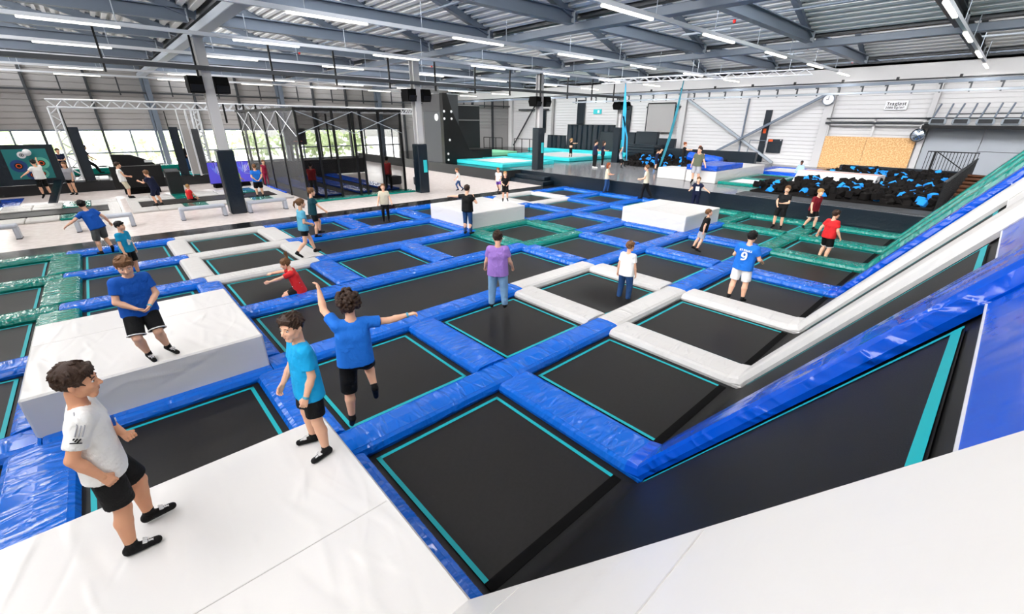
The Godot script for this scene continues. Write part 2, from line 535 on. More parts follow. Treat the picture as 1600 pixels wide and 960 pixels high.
func roof() -> void:
	for k in BEAMS.size() - 1:
		var zn: float = BEAMS[k]
		var zf: float = BEAMS[k + 1]
		# corrugated deck, low at its far edge
		var m := mb()
		var p := 0.3
		var prof := []
		var d := 0.0
		while d < 9.2 + 0.05:
			prof.append_array([Vector2(d, 0.0), Vector2(d + p * 0.45, 0.0), Vector2(d + p * 0.5, 0.16), Vector2(d + p * 0.95, 0.16)])
			d += p
		for i in prof.size() - 1:
			var a: Vector2 = prof[i]
			var b: Vector2 = prof[i + 1]
			var za := zf + a.x
			var zb := zf + b.x
			var ya := LOW + a.x * SLOPE + a.y
			var yb := LOW + b.x * SLOPE + b.y
			m.quad(Vector3(-45.2, ya, za), Vector3(9.2, ya, za), Vector3(9.2, yb, zb), Vector3(-45.2, yb, zb))
		var yn := LOW + 9.2 * SLOPE
		m.quad(Vector3(-45.2, LOW + 0.25, zf), Vector3(-45.2, yn + 0.25, zn), Vector3(9.2, yn + 0.25, zn), Vector3(9.2, LOW + 0.25, zf))
		struct("ceiling", m.done(), M.deck_metal, "corrugated metal roof deck")
		# upright glazing at the near, high edge
		if k > 0:
			struct("window_%d" % (90 + k), mb().span(Vector3(-45, LOW + 0.45, zn - 0.02), Vector3(9, yn - 0.1, zn)).done(), M.glass, "upright roof glazing")
		else:
			struct("trim_7", mb().span(Vector3(-45, LOW, zn - 0.02), Vector3(9, yn + 0.3, zn + 0.1)).done(), M.wall_white, "roof end wall")
	for k in range(1, BEAMS.size()):
		var z: float = BEAMS[k]
		var b := mb()
		b.span(Vector3(-45, 6.6, z - 0.2), Vector3(9, 6.84, z + 0.2), 0.015)
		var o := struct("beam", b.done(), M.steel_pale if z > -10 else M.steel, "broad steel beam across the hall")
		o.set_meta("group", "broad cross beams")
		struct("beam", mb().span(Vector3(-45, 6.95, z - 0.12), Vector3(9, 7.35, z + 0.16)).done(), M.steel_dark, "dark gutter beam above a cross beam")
	for i in 11:
		var x := -2.35 - 4.3 * i
		for k in range(1, BEAMS.size() - 1):
			var zn: float = BEAMS[k]
			var zf: float = BEAMS[k + 1]
			if zn > 0 and x > -12:
				continue
			var dark := x > -4
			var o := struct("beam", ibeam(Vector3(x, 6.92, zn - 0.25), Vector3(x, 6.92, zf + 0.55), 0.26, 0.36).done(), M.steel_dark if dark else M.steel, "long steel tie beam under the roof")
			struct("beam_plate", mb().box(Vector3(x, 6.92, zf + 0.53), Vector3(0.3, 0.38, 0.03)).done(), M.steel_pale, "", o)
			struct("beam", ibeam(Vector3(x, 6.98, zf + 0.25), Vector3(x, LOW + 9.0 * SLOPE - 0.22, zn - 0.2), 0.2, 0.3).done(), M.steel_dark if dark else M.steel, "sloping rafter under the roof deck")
			if i % 2 == 0 and zn < 0:
				struct("trim_8", mb().rod(Vector3(x - 0.2, 7.3, zf + 2.2), Vector3(x + 1.9, 7.3, zf + 2.2), 0.05).done(), M.steel_pale, "short pipe under the roof")
	for k in range(2, BEAMS.size() - 1): # sprinkler pipes
		var zf: float = BEAMS[k + 1]
		struct("trim_9", mb().rod(Vector3(-44, 7.55, zf + 2.6), Vector3(8, 7.55, zf + 2.6), 0.045).done(), M.steel, "sprinkler pipe along the roof deck")
		for i in [1, 3, 6]:
			obj("sprinkler", mb().lathe(PackedVector2Array([Vector2(0, -0.12), Vector2(0.05, -0.1), Vector2(0.06, 0.0), Vector2(0.02, 0.04), Vector2(0, 0.05)]), Vector3(-4.5 - 4.3 * i, 7.5, zf + 2.6), Basis.IDENTITY, 10).done(), M.red)
			tag(get_child(-1), "small red sprinkler head under a roof pipe", "sprinkler", "roof sprinklers")
	# columns with padded bases
	for k in range(1, 6):
		var z: float = BEAMS[k]
		var base := 0.1 if z > -20 else 0.78
		var top := 2.66 if z > -20 else 3.45
		if z > 0:
			continue
		var c := struct("column", ibeam(Vector3(-21.8, base, z), Vector3(-21.8, 6.6, z), 0.34, 0.36, Vector3.RIGHT).done(), M.fascia, "grey steel column with black padded base")
		var pd := obj("padding", mb().span(Vector3(-22.1, base, z - 0.3), Vector3(-21.5, top, z + 0.3), 0.04).done(), M.vinyl_navy, c)
		pd.set_meta("label", "dark padding round the column foot")
		if k != 2:
			obj("sign", mb().span(Vector3(-21.49, base + 1.1, z - 0.2), Vector3(-21.47, base + 1.75, z + 0.02)).done(), M.aqua, c)
		var names := {2: "first", 3: "second", 4: "third", 5: "fourth"}
		for s in [-1.0, 1.0]:
			var sp := thing("loudspeaker", "black loudspeaker on the %s column from the left, %s side" % [names[k], "near" if s > 0 else "far"], "loudspeaker", Vector3(-21.8, 5.02, z + 0.42 * s), 0.0, "column loudspeakers")
			var hh := 0.29
			var pts := PackedVector2Array([Vector2(-0.3, -hh), Vector2(0.3, -hh), Vector2(0.42, 0), Vector2(0.3, hh), Vector2(-0.3, hh)])
			obj("cabinet", mb().sweep(pts, PackedVector3Array([Vector3(0.05, 0, -0.24 * s), Vector3(0.05, 0, 0.24 * s)]), PackedVector3Array([Vector3.UP])).done(), M.matt_black, sp)
			obj("grille", mb().box(Vector3(0.415, -0.14, 0), Vector3(0.02, 0.26, 0.42), Basis(Vector3.FORWARD, 0.4)).done(), M.black, sp)
			obj("bracket", mb().span(Vector3(-0.1, -0.06, -0.3 * s), Vector3(0.1, 0.06, -0.22 * s)).done(), M.steel_dark, sp)
	# light lines
	var row := ["first", "second", "third", "fourth", "fifth", "sixth", "seventh", "eighth"]
	var xs := [-1.88, -7.05, -12.7, -18.1, -23.45, -28.4, -34.0, -39.0]
	for i in xs.size():
		var x: float = xs[i]
		var t := thing("light_track", "%s ceiling light line counted from the right" % row[i], "light", Vector3(x, 6.2, 0), 0.0, "ceiling light lines")
		obj("rail", mb().span(Vector3(-0.045, 0.0, -28.3), Vector3(0.045, 0.1, 14.0)).done(), M.truss, t)
		for j in 9:
			var z0 := 10.3 - 4.85 * j if j != 0 else 10.3
			var z1 := z0 - 2.05
			obj("tube_lamp", mb().span(Vector3(-0.05, -0.05, z1), Vector3(0.05, 0.0, z0), 0.01).done(), M.lamp, t)
			var l := AreaLight3D.new()
			l.name = "lamp_light"
			l.area_size = Vector2(0.09, 2.0)
			l.light_energy = LAMP
			l.light_color = Color(1.0, 0.98, 0.96)
			l.shadow_enabled = true
			l.set("area_range", 60.0)
			l.set("area_attenuation", 2.0)
			t.add_child(l, true)
			l.position = Vector3(0, -0.056, (z0 + z1) * 0.5)
			l.rotation = Vector3(-PI / 2, 0, 0)
		for j in 12:
			var zz := 8.5 - 3.3 * j
			obj("suspension_wire", mb().rod(Vector3(0, 0.1, zz), Vector3(0, 0.75, zz), 0.012, 4).done(), M.steel_pale, t)

const LAMP := 16.5

# ---------------------------------------------------------------- the trampoline field
const ORD := ["first", "second", "third", "fourth", "fifth", "sixth"]
const ROWN := ["beside the block, leftmost row", "row of the white near platform", "first row past near platform", "second row past near platform", "third row past near platform", "fourth row past near platform", "fifth row past near platform", "sixth row past near platform", "last row by the navy step"]

func col0(i: int) -> float: # left edge of bed column i
	return -4.13 - 2.71 * i

func far(k: int) -> float: # far edge of bed row k
	return [1.83, -0.86][k + 2] if k < 0 else -3.5 - 2.82 * k

func near(k: int) -> float:
	return [3.75, 1.02][k + 2] if k < 0 else far(k) + 1.94

func pad_profile(w: float, h := 0.14) -> PackedVector2Array:
	return PackedVector2Array([Vector2(-w * 0.5, 0), Vector2(w * 0.5, 0), Vector2(w * 0.5 + 0.012, 0.05), Vector2(w * 0.5 - 0.02, h * 0.82), Vector2(w * 0.5 - 0.075, h), Vector2(0, h + 0.012), Vector2(-w * 0.5 + 0.075, h), Vector2(-w * 0.5 + 0.02, h * 0.82), Vector2(-w * 0.5 - 0.012, 0.05)])

func pad(color: String, a: Vector3, b: Vector3, w: float, label: String) -> void:
	var alongz := absf(b.z - a.z) > absf(b.x - a.x)
	var d := (b - a).normalized()
	var A := a + d * 0.006
	var B := b - d * 0.006
	var m := mb()
	var pr := pad_profile(w)
	var small := PackedVector2Array()
	for p in pr:
		small.append(Vector2(p.x * 0.975, p.y * 0.93))
	var path := PackedVector3Array([A + d * 0.03, B - d * 0.03])
	m.sweep(pr, path, PackedVector3Array([Vector3.UP]), false, true, false)
	# rounded ends
	var x := Vector3.UP.cross(-d)
	for e in [[path[0], A, 1], [path[1], B, -1]]:
		var n := pr.size()
		for j in n:
			var k := (j + 1) % n
			var p0: Vector3 = e[0] + x * pr[j].x + Vector3.UP * pr[j].y
			var p1: Vector3 = e[0] + x * pr[k].x + Vector3.UP * pr[k].y
			var q0: Vector3 = e[1] + x * small[j].x + Vector3.UP * small[j].y
			var q1: Vector3 = e[1] + x * small[k].x + Vector3.UP * small[k].y
			if e[2] > 0:
				m.quad(q0, q1, p1, p0)
			else:
				m.quad(p0, p1, q1, q0)
		var tr := Geometry2D.triangulate_polygon(small)
		for t in range(0, tr.size(), 3):
			var u: Array[Vector3] = []
			for s in 3:
				u.append(e[1] + x * small[tr[t + s]].x + Vector3.UP * small[tr[t + s]].y)
			if e[2] > 0:
				m.tri(u[0], u[2], u[1])
			else:
				m.tri(u[0], u[1], u[2])
	var o := obj("frame_pad", m.done(), M["vinyl_%s_%s" % [color, "z" if alongz else "x"]])
	o.position = Vector3(0, -0.012, 0)
	tag(o, label, "padding", "%s frame pads of the trampoline field" % color)
	# stitched seam along the top edge
	var seam := mb()
	for s in [-1.0, 1.0]:
		seam.bar(A + d * 0.04 + x * s * (w * 0.5 - 0.075) + Vector3.UP * 0.141, B - d * 0.04 + x * s * (w * 0.5 - 0.075) + Vector3.UP * 0.141, 0.008, 0.004)
	obj("seam", seam.done(), M["vinyl_%s_%s" % [color, "z" if alongz else "x"]], o)

func trampoline(label: String, x0: float, x1: float, z0: float, z1: float, dents := [], open_right := false) -> void:
	# z0 far, z1 near
	var t := thing("trampoline", label, "trampoline", Vector3((x0 + x1) * 0.5, 0, (z0 + z1) * 0.5), 0.0, "trampolines of the field")
	var cx := (x0 + x1) * 0.5
	var cz := (z0 + z1) * 0.5
	var dip := func(x: float, z: float) -> float:
		var y := 0.0
		for d in dents:
			var r := Vector2(x - d[0], z - d[1]).length()
			var e := minf(minf(x - x0 + 0.16, x1 - x + 0.16), minf(z - z0 + 0.16, z1 - z + 0.16))
			y -= d[2] * exp(-r * r / 0.34) * clampf(e / 0.35, 0.0, 1.0)
		return y
	var nn := 30 if dents.size() else 1
	obj("bed", mb().grid(nn, nn, func(u: float, v: float) -> Vector3:
		var x := lerpf(x0, x1, u)
		var z := lerpf(z1, z0, v)
		return Vector3(x - cx, dip.call(x, z), z - cz)).done(), M.bed, t)
	var w := 0.05
	var sides := [[Vector2(x0, z1), Vector2(x0, z0), Vector2(w, 0)], [Vector2(x0, z0), Vector2(x1, z0), Vector2(0, w)], [Vector2(x1, z1), Vector2(x0, z1), Vector2(0, -w)]]
	if not open_right:
		sides.append([Vector2(x1, z0), Vector2(x1, z1), Vector2(-w, 0)])
	for s in sides:
		obj("edge_stripe", mb().grid(nn, 1, func(u: float, v: float) -> Vector3:
			var p: Vector2 = (s[0] as Vector2).lerp(s[1], u) + (s[2] as Vector2) * (1.0 - v)
			return Vector3(p.x - cx, dip.call(p.x, p.y) + 0.006, p.y - cz)).done(), M.stripe, t)
	var c := mb()
	var o := 0.2
	c.span(Vector3(x0 - o, -0.03, z0 - o) - Vector3(cx, 0, cz), Vector3(x1 + o, -0.012, z0) - Vector3(cx, 0, cz))
	c.span(Vector3(x0 - o, -0.03, z1) - Vector3(cx, 0, cz), Vector3(x1 + o, -0.012, z1 + o) - Vector3(cx, 0, cz))
	c.span(Vector3(x0 - o, -0.03, z0) - Vector3(cx, 0, cz), Vector3(x0, -0.012, z1) - Vector3(cx, 0, cz))
	if not open_right:
		c.span(Vector3(x1, -0.03, z0) - Vector3(cx, 0, cz), Vector3(x1 + o, -0.012, z1) - Vector3(cx, 0, cz))
	obj("spring_cover", c.done(), M.cover, t)
	c = mb()
	o = 0.16
	for e in [-1.0, 1.0]:
		c.box(Vector3(0, -0.49, ((z1 - z0) * 0.5 + o) * e), Vector3(x1 - x0 + 0.3, 0.92, 0.03))
		if not (open_right and e > 0):
			c.box(Vector3(((x1 - x0) * 0.5 + o) * e, -0.49, 0), Vector3(0.03, 0.92, z1 - z0 + 0.3))
	obj("frame", c.done(), M.matt_black, t)
	if open_right:
		obj("flap", mb().quad(Vector3(x1 - cx - 0.02, 0.004, z1 - cz), Vector3(x1 - cx + 0.22, 0.03, z1 - cz), Vector3(x1 - cx + 0.22, 0.03, z0 - cz), Vector3(x1 - cx - 0.02, 0.004, z0 - cz)).quad(Vector3(x1 - cx + 0.22, -0.4, z1 - cz), Vector3(x1 - cx + 0.22, -0.4, z0 - cz), Vector3(x1 - cx + 0.22, 0.03, z0 - cz), Vector3(x1 - cx + 0.22, 0.03, z1 - cz)).done(), M.flap, t)
		obj("foot_band", mb().span(Vector3(x1 - cx - 0.13, 0.003, z0 - cz), Vector3(x1 - cx - 0.02, 0.012, z1 - cz)).done(), M.matt_black, t)

func acolor(i: int, k: int) -> String: # lengthwise pads right of bed column i + 1, left of column i
	if k == -2:
		return "green" if i >= 3 else "blue"
	if i == 0:
		return "white" if k == 2 else "green" if k >= 5 else "blue"
	if i == 1:
		return "white" if k == 2 else "green" if k == 6 else "blue"
	if i == 2:
		return "green" if k == 3 else "blue"
	if i == 3:
		return "white" if k == 0 else "green" if k == 3 else "blue"
	if i == 4:
		return "white" if k == 0 or k == 5 else "blue"
	return "white" if k == 0 or k == 5 else "blue"

func bcolor(i: int, k: int) -> String: # crosswise pad of column i between rows k and k + 1
	if k == -2:
		return "green" if i >= 3 else "blue"
	if k == -1:
		return "white" if i >= 4 else "blue"
	if i == 0:
		return ["blue", "white", "white", "blue", "green", "green", "green"][k]
	if i == 1:
		return ["blue", "white", "white", "blue", "blue", "green", "green"][k]
	if i == 2:
		return "green" if k == 6 else "blue"
	if i == 3:
		return "green" if k == 2 or k == 3 else "blue"
	if i == 4:
		return "white" if k == 0 else "blue"
	return "white" if k in [0, 4, 5] else "blue"

func short(k: int) -> String:
	return ["leftmost row", "near platform row", "first row past platform", "second row past platform", "third row past platform", "fourth row past platform", "fifth row past platform", "sixth row past platform", "last row"][k + 2]

func bz(k: int) -> float:
	return (far(k) + near(k + 1)) * 0.5 if k < 6 else far(6) - 0.4

func arena() -> void:
	var dent := {Vector2i(1, 2): [[-5.3, -8.0, 0.2]], Vector2i(0, 5): [[-3.05, -16.1, 0.22]], Vector2i(5, 2): [[-16.9, -8.6, 0.14]], Vector2i(3, 0): [[-10.3, -2.5, 0.42]]}
	var long := {Vector2i(2, 0): 3, Vector2i(4, 1): 2}
	var skip := [Vector2i(2, -1), Vector2i(4, 3), Vector2i(2, 5), Vector2i(2, 1), Vector2i(2, 2), Vector2i(4, 2), Vector2i(0, -1)]
	for i in 6:
		for k in range(-2, 7):
			var key := Vector2i(i, k)
			if key in skip or (i == 0 and k == -2):
				continue
			var n: int = long.get(key, 1)
			var l := "%strampoline, %s column from the ramp, %s" % ["long black " if n > 1 else "black ", ORD[i], ROWN[k + 2]]
			if n > 1:
				l = "long black trampoline %s" % ("three fields long behind the curly haired jumper" if n == 3 else "two fields long behind the white square pads")
			trampoline(l, col0(i), col0(i) + (1.96 if i > 0 else 2.23), far(k + n - 1), near(k), dent.get(key, []), i == 0)
	for i in 6:
		var x := col0(i) - 0.375
		for k in range(-2, 7):
			var z1 := bz(k - 1) if k > -2 else 4.15
			var z0 := bz(k)
			if k == 6:
				z0 = far(6) - 0.72
			pad(acolor(i, k), Vector3(x, 0, z1), Vector3(x, 0, z0), 0.54, "%s lengthwise pad left of %s column from ramp, %s" % [acolor(i, k), ORD[i], short(k)])
	for i in 6:
		for k in range(-2, 7):
			if (i == 2 and k in [0, 1]) or (i == 4 and k == 1):
				continue
			if i == 0 and k < -1:
				continue
			var w := 0.64
			if k == -2:
				w = 0.66
			elif k == -1:
				w = 0.52
			var x0 := col0(i) - 0.375 + 0.275
			var x1 := col0(i) + 1.96 + 0.375 - 0.275 if i > 0 else -1.72
			pad(bcolor(i, k), Vector3(x0, 0, bz(k)), Vector3(x1, 0, bz(k)), w, "%s crosswise pad of %s column from ramp, far side of %s" % [bcolor(i, k), ORD[i], short(k)])
	# white blocks
	for b in [[Vector3(-9.86, 0.1, -1.2), Vector3(-7.12, 0.69, 1.47), "white padded block under the boy in blue, behind the near platform"], [Vector3(-15.45, 0.1, -12.32), Vector3(-12.68, 0.7, -9.58), "white padded block in the middle, behind the boy in lavender"], [Vector3(-9.95, 0.1, -17.95), Vector3(-7.24, 0.7, -15.15), "white padded block at the back, before the navy step"]]:
		var a: Vector3 = b[0]
		var c: Vector3 = b[1]
		var t := thing("padded_block", b[2], "block", Vector3((a.x + c.x) * 0.5, a.y, (a.z + c.z) * 0.5), 0.0, "white padded blocks")
		var h := (c - a) * 0.5
		obj("cushion", mb().span(Vector3(-h.x, 0, -h.z), Vector3(h.x, c.y - a.y, h.z), 0.025).done(), M.vinyl_deck, t)
		obj("seam", mb().span(Vector3(-h.x * 0.3 - 0.004, c.y - a.y - 0.002, -h.z + 0.03), Vector3(-h.x * 0.3 + 0.004, c.y - a.y + 0.003, h.z - 0.03)).done(), M.vinyl_white_x, t)
		obj("base", mb().span(Vector3(-h.x + 0.1, -1.05, -h.z + 0.1), Vector3(h.x - 0.1, 0.02, h.z - 0.1)).done(), M.matt_black, t)
	var p := thing("padded_platform", "large white padded platform in the left foreground under the two boys", "platform", Vector3(-3.03, 0, 0.2))
	obj("cushion", mb().span(Vector3(-1.39, 0.1, -1.34), Vector3(1.5, 0.7, 2.3), 0.02).done(), M.vinyl_deck, p)
	obj("seam", mb().span(Vector3(0.2, 0.698, -1.3), Vector3(0.21, 0.704, 2.2)).done(), M.vinyl_white_x, p)
	obj("base", mb().span(Vector3(-1.3, -0.95, -1.2), Vector3(1.3, 0.1, 2.2)).done(), M.matt_black, p)

# ---------------------------------------------------------------- the ramp wall
func rp(s: float, z: float, off := 0.0) -> Vector3: # a point on the ramp
	return Vector3(FOOT + s * cos(TH) - off * sin(TH), s * sin(TH) + off * cos(TH), z)

func ramp() -> void:
	var bs := Basis(Vector3(cos(TH), sin(TH), 0), Vector3(-sin(TH), cos(TH), 0), Vector3(0, 0, 1))
	var top := 3.42
	for k in range(0, 7):
		var t := thing("ramp_trampoline", "steep black trampoline ramp on the right, %s" % ROWN[k + 2], "trampoline", Vector3(FOOT, 0, (far(k) + near(k)) * 0.5), 0.0, "steep ramp trampolines")
		var z0 := (far(k) - near(k)) * 0.5
		var z1 := -z0
		var o := Vector3(FOOT, 0, 0)
		# curved foot then straight slope
		var prof := PackedVector3Array()
		var r := 0.4
		var tl := r * tan(TH * 0.5)
		for i in 9:
			var g := TH * i / 8.0
			prof.append(Vector3(-tl + r * sin(g), r - r * cos(g), 0))
		prof.append(rp(top - 0.1, 0) - o)
		var m := mb()
		var v0 := 0
		for i in prof.size():
			var g := minf(TH, TH * i / 8.0)
			var nn := Vector3(-sin(g), cos(g), 0)
			for z in [z1, z0]:
				m.v.append(prof[i] + Vector3(0, 0, z))
				m.n.append(nn)
				m.uv.append(Vector2.ZERO)
		for i in prof.size() - 1:
			var q := v0 + i * 2
			m.ix.append_array([q, q + 1, q + 3, q, q + 3, q + 2])
		obj("bed", m.done(), M.ramp_bed, t)
		for e in [[z0, z0 + 0.05], [z1 - 0.05, z1]]:
			obj("edge_stripe", mb().quad(rp(0.25, e[1], 0.006) - o, rp(top - 0.1, e[1], 0.006) - o, rp(top - 0.1, e[0], 0.006) - o, rp(0.25, e[0], 0.006) - o).done(), M.stripe, t)
		obj("edge_stripe", mb().quad(rp(top - 0.17, z1, 0.007) - o, rp(top - 0.11, z1, 0.007) - o, rp(top - 0.11, z0, 0.007) - o, rp(top - 0.17, z0, 0.007) - o).done(), M.stripe, t)
		var c := mb()
		c.box(bs * Vector3(top * 0.5, -0.05, z0 - 0.12), Vector3(top, 0.06, 0.24), bs)
		c.box(bs * Vector3(top * 0.5, -0.05, z1 + 0.12), Vector3(top, 0.06, 0.24), bs)
		c.box(bs * Vector3(top - 0.06, -0.05, 0), Vector3(0.12, 0.07, z1 - z0), bs)
		obj("spring_cover", c.done(), M.cover, t)
		obj("support", mb().quad(rp(0, z1, -0.4) - o, rp(top - 0.02, z1, -0.4) - o, rp(top - 0.02, z0, -0.4) - o, rp(0, z0, -0.4) - o).done(), M.matt_black, t)
		# crash pad above the bed
		var cols := ["vinyl_crash", "vinyl_crash", "vinyl_deck", "vinyl_crash", "vinyl_green_x", "vinyl_green_x", "vinyl_green_x"]
		var p := obj("crash_pad", mb().box(bs * Vector3(0.55, -0.11, 0), Vector3(1.1, 0.3, near(k) - far(k) + 0.22), bs, 0.03).done(), M[cols[k]])
		p.position = rp(top, (far(k) + near(k)) * 0.5)
		tag(p, "%s crash pad above the ramp trampoline, %s" % [["blue", "blue", "white", "blue", "green", "green", "green"][k], ROWN[k + 2]], "padding", "crash pads along the top of the ramp")
		obj("piping", mb().bar(bs * Vector3(0.03, 0.04, -1.05), bs * Vector3(0.03, 0.04, 1.05), 0.012, 0.01).done(), M.white_paint, p)
	# pads running up the ramp
	var cs := ["blue", "white", "white", "blue", "green", "green", "green"]
	for k in range(0, 7):
		var z := bz(k)
		var pr := pad_profile(0.64, 0.15)
		var path := PackedVector3Array([Vector3(-1.94, -0.005, z), rp(0.06, z), rp(0.3, z), rp(top + 1.1, z)])
		var ups := PackedVector3Array([Vector3.UP, Vector3(-0.38, 0.92, 0).normalized(), Vector3(-sin(TH), cos(TH), 0)])
		var o := obj("ramp_pad", mb().sweep(pr, path, ups).done(), M["vinyl_%s_x" % cs[k]] if cs[k] != "blue" else M.vinyl_blue_ramp)
		tag(o, "%s pad running up the ramp, %s" % [cs[k], ROWN[k + 2]], "padding", "pads running up the ramp")
	# white mat and deck by the camera
	var w := thing("sloped_mat", "large white padded slope in the right foreground", "mat", Vector3(FOOT, 0, 0))
	obj("cushion", mb().box(bs * Vector3(2.75, 0.14, 0.05), Vector3(4.3, 0.3, 2.36), bs, 0.012).done(), M.vinyl_deck, w)
	for x in [1.6, 3.0]:
		obj("seam", mb().box(bs * Vector3(x, 0.291, 0.05), Vector3(0.008, 0.004, 2.3), bs).done(), M.vinyl_white_x, w)
	obj("base", mb().box(bs * Vector3(2.6, -0.2, 0.05), Vector3(4.6, 0.3, 2.2), bs).done(), M.matt_black, w)

# ---------------------------------------------------------------- left side: benches, play zones, window front
func lattice(n: String, parent: Node, a: Vector3, b: Vector3, w: float, side: Vector3, r := 0.022, diag := 0.5) -> void: # a four-chord stage truss
	var d := (b - a).normalized()
	var up := side.cross(d).normalized()
	var L := a.distance_to(b)
	var m := mb()
	for i in 4:
		var o := (side * (w * 0.5) * (1 if i < 2 else -1)) + up * (w * 0.5) * (1 if i % 2 == 0 else -1)
		m.rod(a + o, b + o, r, 6)
	obj("chord", m.done(), M.truss, parent)
	m = mb()
	var n_ := maxi(2, int(L / diag))
	for i in n_:
		var p := a + d * (L * i / n_)
		var q := a + d * (L * (i + 1) / n_)
		var s := 1.0 if i % 2 == 0 else -1.0
		for f in [side * w * 0.5, -side * w * 0.5]:
			m.rod(p + f + up * w * 0.5 * s, q + f - up * w * 0.5 * s, r * 0.55, 5)
		for f in [up * w * 0.5, -up * w * 0.5]:
			m.rod(p + f + side * w * 0.5 * s, q + f - side * w * 0.5 * s, r * 0.55, 5)
	obj(n, m.done(), M.truss, parent)

func mat_bed(n: String, label: String, cat_: String, a: Vector3, b: Vector3, rim: float, rimmat: Material, midmat: Material, h: float, group := "") -> Node3D: # a rimmed rectangular mat or trampoline lying on height a.y
	var c := (a + b) * 0.5
	var t := thing(n, label, cat_, Vector3(c.x, a.y, c.z), 0.0, group)
	var hx := absf(b.x - a.x) * 0.5
	var hz := absf(b.z - a.z) * 0.5
	for s in [-1.0, 1.0]:
		obj("rim_pad", mb().span(Vector3(-hx, 0, s * hz - (rim if s > 0 else 0.0)), Vector3(hx, h, s * hz + (rim if s < 0 else 0.0)), 0.03).done(), rimmat, t)
		obj("rim_pad", mb().span(Vector3(s * hx - (rim if s > 0 else 0.0), 0, -hz + rim), Vector3(s * hx + (rim if s < 0 else 0.0), h, hz - rim), 0.03).done(), rimmat, t)
	obj("bed", mb().span(Vector3(-hx + rim, 0, -hz + rim), Vector3(hx - rim, h * 0.75, hz - rim)).done(), midmat, t)
	return t

func text(n: String, s: String, size: float, mat_: Material, parent: Node3D, at: Vector3, bs := Basis.IDENTITY, depth := 0.004) -> void:
	var tm := TextMesh.new()
	var f := SystemFont.new()
	f.font_names = PackedStringArray(["Droid Sans"])
	f.font_weight = 700
	tm.font = f
	tm.text = s
	tm.font_size = 32
	tm.pixel_size = size / 24.0
	tm.depth = depth
	var o := obj(n, tm, mat_, parent)
	o.transform = Transform3D(bs, at)

